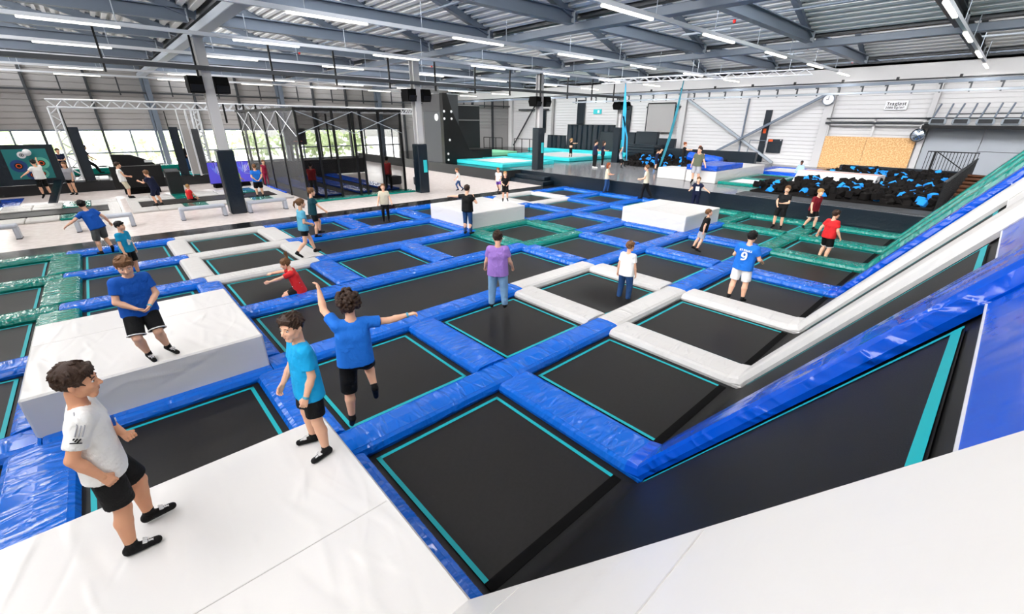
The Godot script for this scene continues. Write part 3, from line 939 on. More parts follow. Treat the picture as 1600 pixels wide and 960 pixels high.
func left_side() -> void:
	# benches
	var bl := ["leftmost", "second", "third", "fourth"]
	var zs := [[4.3, 2.54], [1.2, -0.42], [-1.84, -3.42], [-4.23, -5.8]]
	for i in 4:
		var za: float = zs[i][0]
		var zb: float = zs[i][1]
		var t := thing("bench", "%s of the four pale grey benches on the walkway" % bl[i], "bench", Vector3(-21.5, 0.1, (za + zb) * 0.5), 0.0, "walkway benches")
		var L := za - zb
		obj("seat", mb().span(Vector3(-0.19, 0.36, -L * 0.5), Vector3(0.19, 0.48, L * 0.5), 0.04).done(), M.bench, t)
		for s in [-1.0, 1.0]:
			obj("leg", mb().box(Vector3(0, 0.19, s * (L * 0.5 - 0.065)), Vector3(0.37, 0.39, 0.13), Basis.IDENTITY, 0.03).done(), M.bench, t)
			obj("foot", mb().box(Vector3(0, 0.012, s * (L * 0.5 - 0.065)), Vector3(0.38, 0.024, 0.14)).done(), M.black, t)
	# play lanes: padded borders of white and green squares with a long bed between
	for lane in [[6.5, -0.2, "left play lane near the target board"], [-0.5, -7.0, "play lane behind the benches beside the net cage"]]:
		var z1: float = lane[0]
		var z0: float = lane[1]
		var t := thing("jump_lane", "long low trampoline lane, " + lane[2], "trampoline", Vector3(-26.6, 0.1, (z0 + z1) * 0.5), 0.0, "low jump lanes")
		var hz := (z1 - z0) * 0.5
		obj("bed", mb().span(Vector3(-0.85, 0, -hz + 0.4), Vector3(0.75, 0.05, hz - 0.4)).done(), M.bed, t)
		var n := int((z1 - z0) / 0.9)
		for e in [[1.25, 2.3], [-1.35, -0.8], [-2.6, -1.5]]:
			for i in n:
				var a := -hz + (2.0 * hz) * i / n
				var b := -hz + (2.0 * hz) * (i + 1) / n
				var green := (i + int(absf(e[0]) * 2)) % 3 == 0
				obj("border_pad", mb().span(Vector3(e[0], 0, a + 0.01), Vector3(e[1], 0.09, b - 0.01), 0.025).done(), M.vinyl_green_z if green else M.vinyl_white_z, t)
		for s in [-1.0, 1.0]:
			obj("border_pad", mb().span(Vector3(-0.85, 0, s * hz - (0.4 if s > 0 else 0.0)), Vector3(1.3, 0.09, s * hz + (0.4 if s < 0 else 0.0)), 0.025).done(), M.vinyl_white_z, t)
	var bp := obj("floor_pad", mb().span(Vector3(-30.0, 0.1, -7.6), Vector3(-26.2, 0.2, -7.1), 0.03).done(), M.vinyl_blue_ramp)
	tag(bp, "blue floor pad running along the foot of the pale net", "mat")
	# low dark stage along the windows
	struct("trim_20", mb().span(Vector3(-40.5, 0.1, -8.5), Vector3(-33.5, 0.62, 7)).done(), M.charcoal, "charcoal stage in front of the windows")
	for e in [[1.4, -0.2, "left of the black cabinet"], [-2.9, -4.6, "right of the black cabinet"]]:
		mat_bed("stage_mat", "white and aqua mat with a black field on the stage, %s" % e[2], "mat", Vector3(-35.2, 0.62, e[1]), Vector3(-33.7, 0.62, e[0]), 0.4, M.aqua if e[0] < 0 else M.white_paint, M.black, 0.12, "stage mats")
	var gp := obj("stage_pad", mb().span(Vector3(-38.2, 0.62, -6.8), Vector3(-37.6, 1.0, 1.6), 0.04).done(), M.vinyl_green_z)
	tag(gp, "long dark green pad along the back of the stage", "mat")
	for i in 6:
		var q := obj("bolster", mb().lathe(PackedVector2Array([Vector2(0.5, 0), Vector2(0.48, 0.2), Vector2(0.36, 0.36), Vector2(0.18, 0.43), Vector2(0, 0.45)]), Vector3(-38.6, 0.62, 1.3 - i * 1.45), Basis.IDENTITY, 16).done(), M.black)
		q.set_meta("dummy", 0)
		tag(q, "%s black dome cushion along the back of the stage, counted from the left" % ORD[i], "cushion", "black dome cushions")
	# target wall
	var t := thing("target_wall", "slanted dark target wall with a green board and round targets", "game", Vector3(-31.2, 0.1, 2.45))
	var bs := Basis(Vector3.RIGHT, 0.0)
	obj("frame", mb().span(Vector3(-0.12, 0.75, -1.0), Vector3(0.0, 2.55, 1.6), 0.01).done(), M.vinyl_navy, t)
	var pan := obj("board", mb().span(Vector3(0.0, 1.02, -0.72), Vector3(0.03, 2.36, 0.72)).done(), mat("target_green", Color(0.05, 0.42, 0.42), 0.4), t)
	mat("target_blue", Color(0.04, 0.2, 0.42), 0.4)
	mat("target_pale", Color(0.35, 0.66, 0.58), 0.4)
	for q in [[1.62, 0.36, "target_blue", 0.28], [1.72, -0.42, "target_pale", 0.26], [1.2, 0.02, "target_blue", 0.2], [1.25, -0.34, "target_pale", 0.2], [2.1, 0.13, "white_paint", 0.15]]:
		var disc := func(r: float, x: float) -> MB:
			return mb().lathe(PackedVector2Array([Vector2(r, 0), Vector2(r, x), Vector2(0, x)]), Vector3.ZERO, Basis(Vector3(0, 1, 0), Vector3(1, 0, 0), Vector3(0, 0, -1)), 28)
		var d := obj("disc", (disc.call(q[3], 0.012) as MB).done(), M[q[2]], pan)
		d.position = Vector3(0.03, q[0], q[1])
		var r := obj("target", (disc.call(q[3] * 0.5, 0.03) as MB).done(), M.black, pan)
		r.position = Vector3(0.03, q[0], q[1])
		var rr := obj("target_ring", mb().lathe(PackedVector2Array([Vector2(q[3] * 0.24, 0.032), Vector2(q[3] * 0.3, 0.036), Vector2(q[3] * 0.36, 0.032)]), Vector3.ZERO, Basis(Vector3(0, 1, 0), Vector3(1, 0, 0), Vector3(0, 0, -1)), 24).done(), M.orange if q[2] != "white_paint" else M.white_paint, pan)
		rr.position = Vector3(0.03, q[0], q[1])
	obj("support", mb().bar(Vector3(-0.1, 0, 1.5), Vector3(-0.06, 0.8, 1.5), 0.15, 0.15).bar(Vector3(1.75, 0.0, -0.35), Vector3(0.0, 0.85, -0.75), 0.28, 0.12).done(), M.vinyl_navy, t)
	var bluefloor := obj("floor_mat", mb().span(Vector3(-32.5, 0.1, 3.2), Vector3(-26, 0.13, 7.5), 0.01).done(), M.vinyl_blue_ramp)
	tag(bluefloor, "blue floor mat at the left edge below the target wall", "mat")
	# black cabinet, covered machine, kiosk
	t = thing("game_cabinet", "wide black cabinet panel in front of the stage behind the two players", "cabinet", Vector3(-31.2, 0.1, -1.38))
	obj("panel", mb().span(Vector3(-0.2, 0.28, -1.08), Vector3(0.1, 1.4, 1.08), 0.02).done(), M.black, t)
	obj("foot", mb().span(Vector3(-0.3, 0, -0.75), Vector3(0.3, 0.28, 0.75), 0.02).done(), M.matt_black, t)
	t = thing("covered_machine", "black covered machine with sloping hood above the cabinet", "machine", Vector3(-35.6, 0.62, -1.6))
	var hp := PackedVector2Array([Vector2(-1.0, 0), Vector2(1.05, 0), Vector2(1.0, 1.25), Vector2(0.1, 1.2), Vector2(-0.5, 0.95), Vector2(-0.95, 0.65)])
	obj("hood", mb().sweep(hp, PackedVector3Array([Vector3(-0.35, 0, 0), Vector3(0.35, 0, 0)]), PackedVector3Array([Vector3.UP])).done(), M.black, t)
	obj("slot", mb().span(Vector3(0.34, 0.75, -0.85), Vector3(0.36, 0.9, -0.45)).done(), M.white_paint, t)
	t = thing("kiosk", "black slant-topped kiosk on the green pad right of the cabinet", "kiosk", Vector3(-29.3, 0.1, -2.68))
	obj("body", mb().sweep(PackedVector2Array([Vector2(-0.28, 0), Vector2(0.28, 0), Vector2(0.36, 1.18), Vector2(-0.36, 1.3)]), PackedVector3Array([Vector3(0, 0, 0.3), Vector3(0, 0, -0.3)]), PackedVector3Array([Vector3.UP])).done(), M.charcoal, t)
	obj("screen", mb().quad(Vector3(-0.3, 1.3, 0.24), Vector3(0.3, 1.202, 0.24), Vector3(0.3, 1.202, -0.24), Vector3(-0.3, 1.3, -0.24)).done(), M.slate, t)
	# bright purple screens
	var img := Image.create(128, 160, false, Image.FORMAT_RGB8)
	var g := RandomNumberGenerator.new()
	g.seed = 5
	img.fill(Color(0.36, 0.33, 0.85))
	for k in 70:
		var a := g.randf_range(-0.4, 2.2)
		var c := [Color(0.85, 0.88, 1.0), Color(0.22, 0.18, 0.6), Color(0.6, 0.5, 0.95), Color(0.3, 0.55, 0.95)][k % 4] as Color
		var l := g.randf_range(20, 90)
		for s in int(l):
			for w in 2 + k % 3:
				img.set_pixel(clampi(int(70 + cos(a) * (s + 8) + w), 0, 127), clampi(int(90 - sin(a) * (s + 8)), 0, 159), c)
	var sm := mat("screen_print", Color(1, 1, 1), 0.35)
	sm.albedo_texture = ImageTexture.create_from_image(img)
	sm.emission_enabled = true
	sm.emission_texture = sm.albedo_texture
	sm.emission_operator = BaseMaterial3D.EMISSION_OP_MULTIPLY
	sm.emission = Color(1, 1, 1)
	sm.emission_energy_multiplier = 0.35
	for e in [[-4.9, "left of the padded column", 0.1], [-6.28, "right of the padded column, behind the boy in green", -0.08]]:
		t = thing("display_screen", "purple display screen %s" % e[1], "screen", Vector3(-31, 0.1, e[0]), e[2], "purple screens")
		obj("picture", mb().quad(Vector3(0.04, 0.24, 0.42), Vector3(0.04, 0.24, -0.42), Vector3(0.04, 1.4, -0.36), Vector3(0.04, 1.4, 0.36)).done(), M.screen_print, t)
		obj("housing", mb().span(Vector3(-0.05, 0.2, -0.38), Vector3(0.035, 1.42, 0.38), 0.02).done(), M.black, t)
		obj("foot", mb().span(Vector3(-0.25, 0, -0.25), Vector3(0.25, 0.2, 0.25), 0.02).done(), M.matt_black, t)
	# stage truss gate
	t = thing("stage_truss", "long white lattice truss with legs along the stage and net cage", "truss", Vector3(-34, 0, 0))
	lattice("bracing", t, Vector3(0, 4.5, 1.2), Vector3(0, 4.5, -20.4), 0.36, Vector3.RIGHT, 0.05, 0.32)
	for z in [1.02, -5.05]:
		lattice("bracing", t, Vector3(0, 0.62, z), Vector3(0, 4.3, z), 0.36, Vector3.RIGHT, 0.045, 0.32)
		obj("base_plate", mb().box(Vector3(0, 0.65, z), Vector3(0.6, 0.06, 0.6)).done(), M.steel_pale, t)
	for e in [[0.55, "left"], [-3.75, "right"]]:
		t = thing("banner", "tall dark fabric banner hanging on the %s of the white truss" % e[1], "banner", Vector3(-33.7, 0.62, e[0]), 0.0, "dark banners of the truss")
		obj("cloth", mb().span(Vector3(-0.03, 0.05, -0.2), Vector3(0.03, 2.75, 0.2), 0.01).done(), M.vinyl_navy, t)
		obj("pole", mb().rod(Vector3(0, 0, 0.22), Vector3(0, 3.6, 0.22), 0.025).done(), M.black, t)
		obj("foot", mb().box(Vector3(0, 0.02, 0), Vector3(0.5, 0.04, 0.5)).done(), M.black, t)
	for e in [[-4.25, "wall_grey", "pale"], [-4.7, "slate", "grey-green"]]:
		t = thing("framed_screen", "tall %s panel in a white frame near the truss leg" % e[2], "panel", Vector3(-33.2, 0.62, e[0]), 0.0, "tall framed panels")
		obj("panel", mb().span(Vector3(-0.02, 0.1, -0.17), Vector3(0.02, 2.65, 0.17)).done(), M[e[1]], t)
		obj("frame", mb().rod(Vector3(0, 0, -0.2), Vector3(0, 3.7, -0.2), 0.03).rod(Vector3(0, 0, 0.2), Vector3(0, 3.7, 0.2), 0.03).rod(Vector3(0, 3.7, -0.2), Vector3(0, 3.7, 0.2), 0.03).done(), M.truss, t)
	for e in [[-6.2, 4.68, 3.4], [-6.6, 4.68, 3.6], [-7.3, 4.68, 3.2], [-7.7, 4.68, 3.3], [-8.4, 4.68, 3.4]]:
		var hs := obj("hanging_strap", mb().span(Vector3(-33.83, e[2], e[0] - 0.05), Vector3(-33.77, e[1], e[0] + 0.05)).done(), M.black)
		tag(hs, "dark strap hanging at the white truss behind the first column", "strap", "dark straps at the truss")
	# net cage
	t = thing("net_cage", "tall black net cage with dark posts and white cross ropes", "cage", Vector3(-22.7, 0.1, -10))
	var posts := [2.8, 1.95, 1.1, 0.1, -0.3, -1.3, -2.55]
	for z in posts:
		obj("post", mb().span(Vector3(-0.05, 0, z - 0.05), Vector3(0.05, 4.22, z + 0.05)).done(), M.black, t)
	obj("top_beam", mb().span(Vector3(-0.06, 4.12, -2.6), Vector3(0.06, 4.24, 2.85)).span(Vector3(-11.0, 4.12, 2.74), Vector3(-0.06, 4.24, 2.86)).done(), M.black, t)
	for i in posts.size() - 1:
		obj("net_panel", mb().span(Vector3(-0.012, 0.02, posts[i + 1] + 0.05), Vector3(0.012, 4.12, posts[i] - 0.05)).done(), M.net_dark, t)
	for i in 4:
		var x := -2.6 * (i + 1)
		obj("post", mb().span(Vector3(x - 0.05, 0, 2.75), Vector3(x + 0.05, 4.12, 2.85)).done(), M.black, t)
		obj("net_panel", mb().span(Vector3(x + 0.05, 0.02, 2.79), Vector3(x + 2.55, 4.12, 2.81)).done(), M.net_pale, t)
		obj("cross_rope", mb().rod(Vector3(x + 0.1, 3.0, 2.86), Vector3(x + 2.5, 4.1, 2.86), 0.02, 5).rod(Vector3(x + 0.1, 4.1, 2.86), Vector3(x + 2.5, 3.0, 2.86), 0.02, 5).done(), M.truss, t)
	for e in [[2.8, 0.1], [0.1, -2.55]]:
		obj("cross_rope", mb().rod(Vector3(0.06, 3.1, e[0]), Vector3(0.06, 4.1, e[1]), 0.018, 5).rod(Vector3(0.06, 4.1, e[0]), Vector3(0.06, 3.1, e[1]), 0.018, 5).done(), M.steel_pale, t)
	for z in [-0.1, -5.5]:
		obj("inner_post", mb().span(Vector3(-11, 0, z * 0.5 - 0.05), Vector3(-10.9, 4.12, z * 0.5 + 0.05)).done(), M.black, t)
	obj("green_border", mb().span(Vector3(-0.3, 0, -2.9), Vector3(0.5, 0.08, 2.6), 0.02).done(), M.vinyl_green_z, t)
	obj("lane_floor", mb().span(Vector3(-10.8, 0, -2.6), Vector3(-0.35, 0.05, 2.7)).done(), M.black, t)
	for e in [[1.9, 0.9], [0.0, -0.8], [-1.7, -2.5]]:
		obj("lane_pad", mb().span(Vector3(-10.2, 0.05, e[1]), Vector3(-0.6, 0.16, e[0]), 0.03).done(), M.vinyl_blue_ramp, t)
	obj("back_wall", mb().span(Vector3(-10.9, 0.05, -5.2), Vector3(-10.6, 1.1, 2.7), 0.02).done(), M.charcoal, t)
	t = thing("basketball_hoop", "black basketball hoop stand inside the net cage", "hoop", Vector3(-28.5, 0.26, -8.9))
	obj("pole", mb().bar(Vector3(-0.4, 0, 0), Vector3(-0.2, 2.6, 0), 0.12, 0.12).done(), M.black, t)
	obj("backboard", mb().span(Vector3(-0.1, 2.2, -0.6), Vector3(-0.06, 3.1, 0.6)).done(), M.slate, t)
	obj("rim", mb().tube(ring(Vector3(0.22, 2.4, 0), 0.23, Vector3.UP), 0.014, 6).done(), M.orange, t)
	var ball := obj("basketball", ball_mesh(0.14).done(), mat("ball_brown", Color(0.45, 0.16, 0.09), 0.7))
	ball.position = Vector3(-23.3, 0.32, -11.3)
	tag(ball, "brown basketball lying on the green border of the net cage", "ball")
	var ball2 := obj("target_ball", ball_mesh(0.15).done(), M.white_paint)
	ball2.position = Vector3(-30.9, 2.32, 2.36)
	tag(ball2, "white ball flying in front of the green target board", "ball")
	# grey boxes behind the second column
	for e in [[-13.6, -26.0, "left"], [-14.6, -24.4, "right"]]:
		t = thing("seat_box", "small grey seat cube behind the second column, %s one" % e[2], "cube", Vector3(e[1], 0.1, e[0]), 0.0, "grey seat cubes")
		obj("cushion", mb().span(Vector3(-0.35, 0.04, -0.35), Vector3(0.35, 0.5, 0.35), 0.03).done(), M.slate, t)
		obj("base", mb().span(Vector3(-0.3, 0, -0.3), Vector3(0.3, 0.04, 0.3)).done(), M.black, t)
	# steps to the deck
	t = thing("steps", "two navy padded steps at the corner below the third column", "steps", Vector3(-20.9, 0.1, -20.9))
	obj("tread", mb().span(Vector3(-1.5, 0, -0.38), Vector3(1.6, 0.24, 0.62), 0.02).done(), M.vinyl_navy, t)
	obj("tread", mb().span(Vector3(-1.5, 0.24, -0.38), Vector3(1.3, 0.47, 0.2), 0.02).done(), M.vinyl_navy, t)

func ring(c: Vector3, r: float, ax: Vector3, m := 20) -> PackedVector3Array:
	var p := PackedVector3Array()
	var x := ax.cross(Vector3.RIGHT if absf(ax.x) < 0.9 else Vector3.UP).normalized()
	var y := ax.cross(x)
	for i in m + 1:
		p.append(c + (x * cos(TAU * i / m) + y * sin(TAU * i / m)) * r)
	return p

func ball_mesh(r: float) -> MB:
	var p := PackedVector2Array()
	for i in 13:
		p.append(Vector2(r * sin(PI * i / 12.0), -r * cos(PI * i / 12.0)))
	return mb().lathe(p, Vector3.ZERO, Basis.IDENTITY, 18)

# ---------------------------------------------------------------- far deck
func cube_pile(seed_: int, n: int, n_seen: int, region: Callable, label: String, group: String, y0: float) -> void:
	var g := RandomNumberGenerator.new()
	g.seed = seed_
	var pts := []
	for k in n:
		var p: Vector3 = region.call(g)
		pts.append(p)
	pts.sort_custom(func(a, b): return a.z > b.z)
	var shapes := []
	for s in 3:
		shapes.append(mb().box(Vector3.ZERO, Vector3(0.25, 0.25, 0.25) * (0.95 + 0.08 * s), Basis.IDENTITY, 0.02).done())
	var rest: Array[Transform3D] = []
	for k in pts.size():
		var p: Vector3 = pts[k]
		var bs := Basis.from_euler(Vector3(g.randf() * TAU, g.randf() * TAU, g.randf() * TAU))
		var blue := g.randf() < 0.14
		if k < n_seen:
			var o := obj("foam_cube", shapes[k % 3], M.foam_blue if blue else M.foam_black)
			o.transform = Transform3D(bs, p)
			tag(o, ("blue" if blue else "black") + label, "foam cube", ("blue" if blue else "black") + group)
		else:
			rest.append(Transform3D(bs, p))
	for part in 2:
		var set_: Array[Transform3D] = []
		for k in rest.size():
			if (k % 7 == 3) == (part == 1):
				set_.append(rest[k])
		if set_.is_empty():
			continue
		var mm := MultiMesh.new()
		mm.transform_format = MultiMesh.TRANSFORM_3D
		mm.mesh = shapes[1]
		mm.instance_count = set_.size()
		for k in set_.size():
			mm.set_instance_transform(k, set_[k])
		var mi := MultiMeshInstance3D.new()
		mi.multimesh = mm
		mi.material_override = M.foam_blue if part == 1 else M.foam_black
		mi.name = numbered("foam_cubes")
		add_child(mi)
		tag(mi, "mass of loose %s foam cubes filling the far part of the %s" % ["blue" if part == 1 else "black", group.split("of the ")[1]], "foam cubes", "", "stuff")

func far_deck() -> void:
	var D := 0.78
	# climbing tower
	var t := thing("climbing_tower", "tall charcoal climbing tower with a slanted black side and round clock", "tower", Vector3(-30.2, D, -21.6))
	obj("front_panel", mb().span(Vector3(-2.0, 0, 0.0), Vector3(0.35, 4.9, 1.7), 0.01).done(), M.slate, t)
	var pr := PackedVector2Array([Vector2(1.7, 0), Vector2(1.7, 4.95), Vector2(1.3, 4.95), Vector2(0.85, 3.7), Vector2(-0.7, 0.9), Vector2(-2.0, 0.6), Vector2(-2.0, 0)])
	obj("slanted_side", mb().sweep(pr, PackedVector3Array([Vector3(0.36, 0, 0), Vector3(0.75, 0, 0)]), PackedVector3Array([Vector3.UP])).done(), M.black, t)
	obj("upper_mesh", mb().span(Vector3(-2.0, 3.7, 1.705), Vector3(0.35, 5.7, 1.72)).done(), M.net_pale, t)
	obj("back_wall", mb().span(Vector3(-2.0, 0, -3.4), Vector3(0.3, 0.9, -0.05), 0.01).done(), M.black, t)
	obj("clock_face", mb().lathe(PackedVector2Array([Vector2(0.24, 0), Vector2(0.24, 0.03), Vector2(0, 0.03)]), Vector3(-0.15, 3.3, 1.7), Basis(Vector3.RIGHT, PI / 2), 24).done(), M.white_paint, t)
	for q in [[3.7, 1.6], [3.7, 0.95], [3.2, 1.6], [3.2, 0.95], [1.7, 1.2], [0.7, 1.4], [0.25, 1.4]]:
		obj("hold", mb().lathe(PackedVector2Array([Vector2(0.09, 0), Vector2(0.07, 0.05), Vector2(0, 0.06)]), Vector3(0.75, q[0], q[1]), Basis(Vector3(0, 1, 0), Vector3(1, 0, 0), Vector3(0, 0, -1)), 10).done(), M.white_paint, t)
	t = thing("dark_partition", "dark partition wall behind the slanted climbing side", "partition", Vector3(-34, D, -25.5))
	obj("panel", mb().span(Vector3(-0.1, 0, -1.4), Vector3(0.1, 4.4, 1.3), 0.01).done(), M.charcoal, t)
	obj("cap_rail", mb().span(Vector3(0.1, 3.1, -1.3), Vector3(0.2, 3.16, 1.0)).span(Vector3(0.1, 4.3, -1.3), Vector3(0.2, 4.36, 1.0)).done(), M.wall_grey, t)
	# railings by the back corner
	for e in [[-44.0, -40.6, "left"], [-38.5, -34.8, "right"]]:
		t = thing("railing", "black railing before the far left wall, %s length" % e[2], "railing", Vector3(e[0], D, -35.5), 0.0, "black back railings")
		var L: float = e[1] - e[0]
		obj("top_rail", mb().span(Vector3(0, 1.25, -0.03), Vector3(L, 1.31, 0.03)).done(), M.black, t)
		for i in 4:
			obj("post", mb().span(Vector3(L * i / 3.0 - 0.03, 0, -0.03), Vector3(L * i / 3.0 + 0.03, 1.25, 0.03)).done(), M.black, t)
		obj("low_rail", mb().span(Vector3(0, 0.1, -0.02), Vector3(L, 0.14, 0.02)).done(), M.black, t)
	# air tracks
	mat_bed("air_track", "aqua rimmed white air mat left of the third column", "mat", Vector3(-29.9, D, -26.4), Vector3(-24.0, D, -21.0), 0.75, M.aqua, M.white_paint, 0.26, "aqua air mats")
	mat_bed("air_track", "aqua rimmed white air mat with the girl in black on it", "mat", Vector3(-32.3, D, -36.6), Vector3(-24.6, D, -28.9), 0.8, M.aqua, M.white_paint, 0.26, "aqua air mats")
	mat_bed("air_track", "long aqua air mat farthest back under the curtains", "mat", Vector3(-38.0, D, -38.9), Vector3(-24.2, D, -37.2), 0.5, M.aqua, M.aqua, 0.3, "aqua air mats")
	var mm := obj("floor_mat", mb().span(Vector3(-36.8, D, -31.0), Vector3(-33.2, D + 0.35, -25.0), 0.04).done(), M.mint)
	tag(mm, "pale green foam floor beside the climbing tower", "mat")
	# upright mats and curtains along the far wall
	var cur := [[-37.2, -34.3, 2.4, "pleated dark vinyl curtain, lowest at the left"], [-34.2, -27.8, 3.55, "pleated dark vinyl curtain, tall middle one"]]
	for c in cur:
		t = thing("curtain", c[3], "curtain", Vector3((c[0] + c[1]) * 0.5, D, -39.6), 0.0, "dark vinyl curtains")
		var L: float = c[1] - c[0]
		var h: float = c[2] - D
		obj("cloth", mb().grid(80, 6, func(u: float, v: float) -> Vector3: return Vector3((u - 0.5) * L, v * h + 0.02, 0.07 * sin(u * L * 9.0) + 0.05 * sin(u * L * 3.7 + 1.0) * (1.2 - v))).done(), M.vinyl_navy, t)
		obj("rail", mb().rod(Vector3(-L * 0.5, h + 0.02, 0), Vector3(L * 0.5, h + 0.02, 0), 0.03).done(), M.black, t)
	for c in [[-29.2, -25.1, 2.95, "broad dark wall mat right of the curtains"], [-25.0, -22.7, 3.05, "tall dark wall mat behind the blue sling"], [-22.6, -20.9, 2.5, "dark wall mat stepped down to the right"]]:
		t = thing("wall_mat", c[3], "mat", Vector3((c[0] + c[1]) * 0.5, D, -39.2), 0.0, "dark wall mats")
		var L: float = c[1] - c[0]
		obj("cushion", mb().span(Vector3(-L * 0.5, 0, -0.2), Vector3(L * 0.5, c[2] - D, 0.2), 0.04).done(), M.vinyl_navy, t)
	for i in 5:
		var sm := obj("stacked_mat", mb().span(Vector3(-24.6 + i * 0.06, D + i * 0.24, -38.5), Vector3(-21.6, D + i * 0.24 + 0.23, -36.9), 0.03).done(), M.vinyl_navy)
		tag(sm, "%s dark mat from the bottom of the stack behind the foam pit" % ORD[i], "mat", "stacked dark mats")
	for e in [[-33.2, 1.0, 3.6, 6.05, "broad"], [-38.7, 0.4, 2.6, 5.1, "thin"], [-27.2, 0.8, 2.9, 5.4, "right"], [-24.95, 0.1, 3.0, 5.5, "slim"]]:
		t = thing("wall_padding", "%s dark padded strip standing high on the far white wall" % e[4], "padding", Vector3(e[0], e[2], -40.55), 0.0, "dark strips on the far wall")
		obj("cushion", mb().span(Vector3(-e[1] * 0.5, 0, -0.1), Vector3(e[1] * 0.5, e[3] - e[2], 0.12), 0.03).done(), M.vinyl_navy, t)
	t = thing("hanging_net", "pale grey hanging net with a dark edge behind the blue sling", "net", Vector3(-23.4, 3.0, -40.3))
	obj("net", mb().span(Vector3(-1.4, 0, -0.02), Vector3(1.4, 2.5, 0.0)).done(), M.wall_grey, t)
	obj("edge", mb().span(Vector3(-1.4, 2.45, 0.0), Vector3(1.45, 2.55, 0.05)).span(Vector3(1.38, 0, 0.0), Vector3(1.48, 2.5, 0.05)).done(), M.black, t)
	t = thing("wall_sign", "small aqua sign on the far white wall", "sign", Vector3(-31.05, 4.64, -40.6))
	obj("plate", mb().span(Vector3(-0.5, 0, -0.16), Vector3(0.5, 0.46, 0.02)).done(), M.aqua, t)
	obj("mark", mb().span(Vector3(0.05, 0.1, 0.02), Vector3(0.3, 0.36, 0.03)).done(), M.white_paint, t)
	# slings
	t = thing("silk_truss", "short white lattice truss under the roof carrying the blue slings", "truss", Vector3(0, 0, 0))
	lattice("bracing", t, Vector3(-19.8, 6.3, -26.2), Vector3(-8.2, 6.3, -28.6), 0.26, Vector3.UP, 0.025, 0.35)
	for i in 3:
		obj("suspension_wire", mb().rod(Vector3(-18.5 + i * 4.6, 6.42, -26.5 - i * 0.95), Vector3(-18.5 + i * 4.6, 7.9, -26.5 - i * 0.95), 0.015).done(), M.steel_pale, t)
	var s1 := obj("aerial_sling", strip([Vector3(-18.2, 6.2, -26.55), Vector3(-18.1, 4.6, -26.6), Vector3(-18.0, 2.9, -26.6), Vector3(-17.9, 1.35, -26.6)], [0.04, 0.28, 0.22, 0.05]).add(strip([Vector3(-18.15, 4.2, -26.6), Vector3(-17.7, 2.9, -26.6), Vector3(-17.55, 1.45, -26.6)], [0.12, 0.1, 0.05]), Transform3D()).done(), mat("sling_blue", Color(0.12, 0.58, 0.74), 0.6))
	M.sling_blue.backlight_enabled = true
	M.sling_blue.backlight = Color(0.1, 0.4, 0.5)
	tag(s1, "light blue aerial sling hanging behind the fourth column", "sling")
	s1 = obj("aerial_sling", strip([Vector3(-14.6, 6.2, -27.3), Vector3(-14.75, 4.6, -27.3), Vector3(-15.0, 2.9, -27.3), Vector3(-15.3, 1.6, -27.3), Vector3(-15.5, 0.8, -27.3)], [0.05, 0.16, 0.2, 0.16, 0.04]).done(), mat("sling_teal", Color(0.0, 0.40, 0.46), 0.6))
	tag(s1, "teal aerial sling hanging in front of the white wall", "sling")
	# left foam pit
	t = thing("pit_wall", "long dark padded wall behind the left foam pit", "padding", Vector3(-16.8, D, -38.4))
	obj("cushion", mb().span(Vector3(-4.6, 0, -0.25), Vector3(3.3, 0.95, 0.25), 0.04).done(), M.vinyl_navy, t)
	cube_pile(11, 300, 80, func(g: RandomNumberGenerator) -> Vector3:
		var u := g.randf()
		var z := lerpf(-29.8, -37.0, u)
		return Vector3(lerpf(-19.6 - u * 4.4, -14.0 - u * 1.0, g.randf()), D + 0.1 + g.randf() * 0.28 * (0.4 + u), z), " foam cube in the left foam pit under the slings", " foam cubes of the left pit", D)
	var bt := obj("bolster", mb().lathe(PackedVector2Array([Vector2(0, 0), Vector2(0.3, 0.02), Vector2(0.36, 0.1), Vector2(0.36, 2.6), Vector2(0.3, 2.68), Vector2(0, 2.7)]), Vector3(-17.2, D + 0.62, -34.6), Basis(Vector3.FORWARD, PI / 2 + 0.1) * Basis.IDENTITY, 16).done(), M.vinyl_blue_ramp)
	tag(bt, "blue roll lying on the left foam pit behind the adults", "bolster")
	# white block with blue top
	t = thing("vault_block", "white padded vault block with a blue slab on top, beside the adults", "block", Vector3(-11.25, D, -26.5))
	obj("cushion", mb().span(Vector3(-0.85, 0, -4.9), Vector3(0.85, 0.64, 2.1), 0.03).done(), M.vinyl_deck, t)
	obj("slab", mb().span(Vector3(-0.86, 0.64, -1.3), Vector3(0.86, 0.92, 2.15), 0.03).done(), M.vinyl_blue_ramp, t)
	var wb := obj("floor_block", mb().span(Vector3(-14.0, D, -26.2), Vector3(-12.25, D + 0.6, -24.6), 0.03).done(), M.vinyl_deck)
	tag(wb, "white padded cube left of the vault block", "block")
	# deck trampolines
	mat_bed("deck_trampoline", "green rimmed deck trampoline nearest the navy step", "trampoline", Vector3(-10.3, D, -27.3), Vector3(-8.1, D, -24.5), 0.32, M.vinyl_green_x, M.white_paint, 0.16, "green deck trampolines")
	mat_bed("deck_trampoline", "green rimmed deck trampoline behind the first one", "trampoline", Vector3(-10.3, D, -30.3), Vector3(-8.1, D, -27.35), 0.32, M.vinyl_green_x, M.bed, 0.16, "green deck trampolines")
	mat_bed("deck_trampoline", "blue rimmed deck trampoline with the seated child", "trampoline", Vector3(-11.3, D, -36.0), Vector3(-7.9, D, -31.6), 0.5, M.vinyl_blue_ramp, M.white_paint, 0.22)
	# right foam pit
	var edge := obj("pit_edge", mb().span(Vector3(-8.1, D, -22.6), Vector3(-1.35, D + 0.05, -21.5), 0.01).done(), M.slate)
	tag(edge, "grey padded front edge of the right foam pit", "padding")
	t = thing("pit_wall", "dark padded back wall of the right foam pit below the particle board", "padding", Vector3(-4.8, D, -37.6))
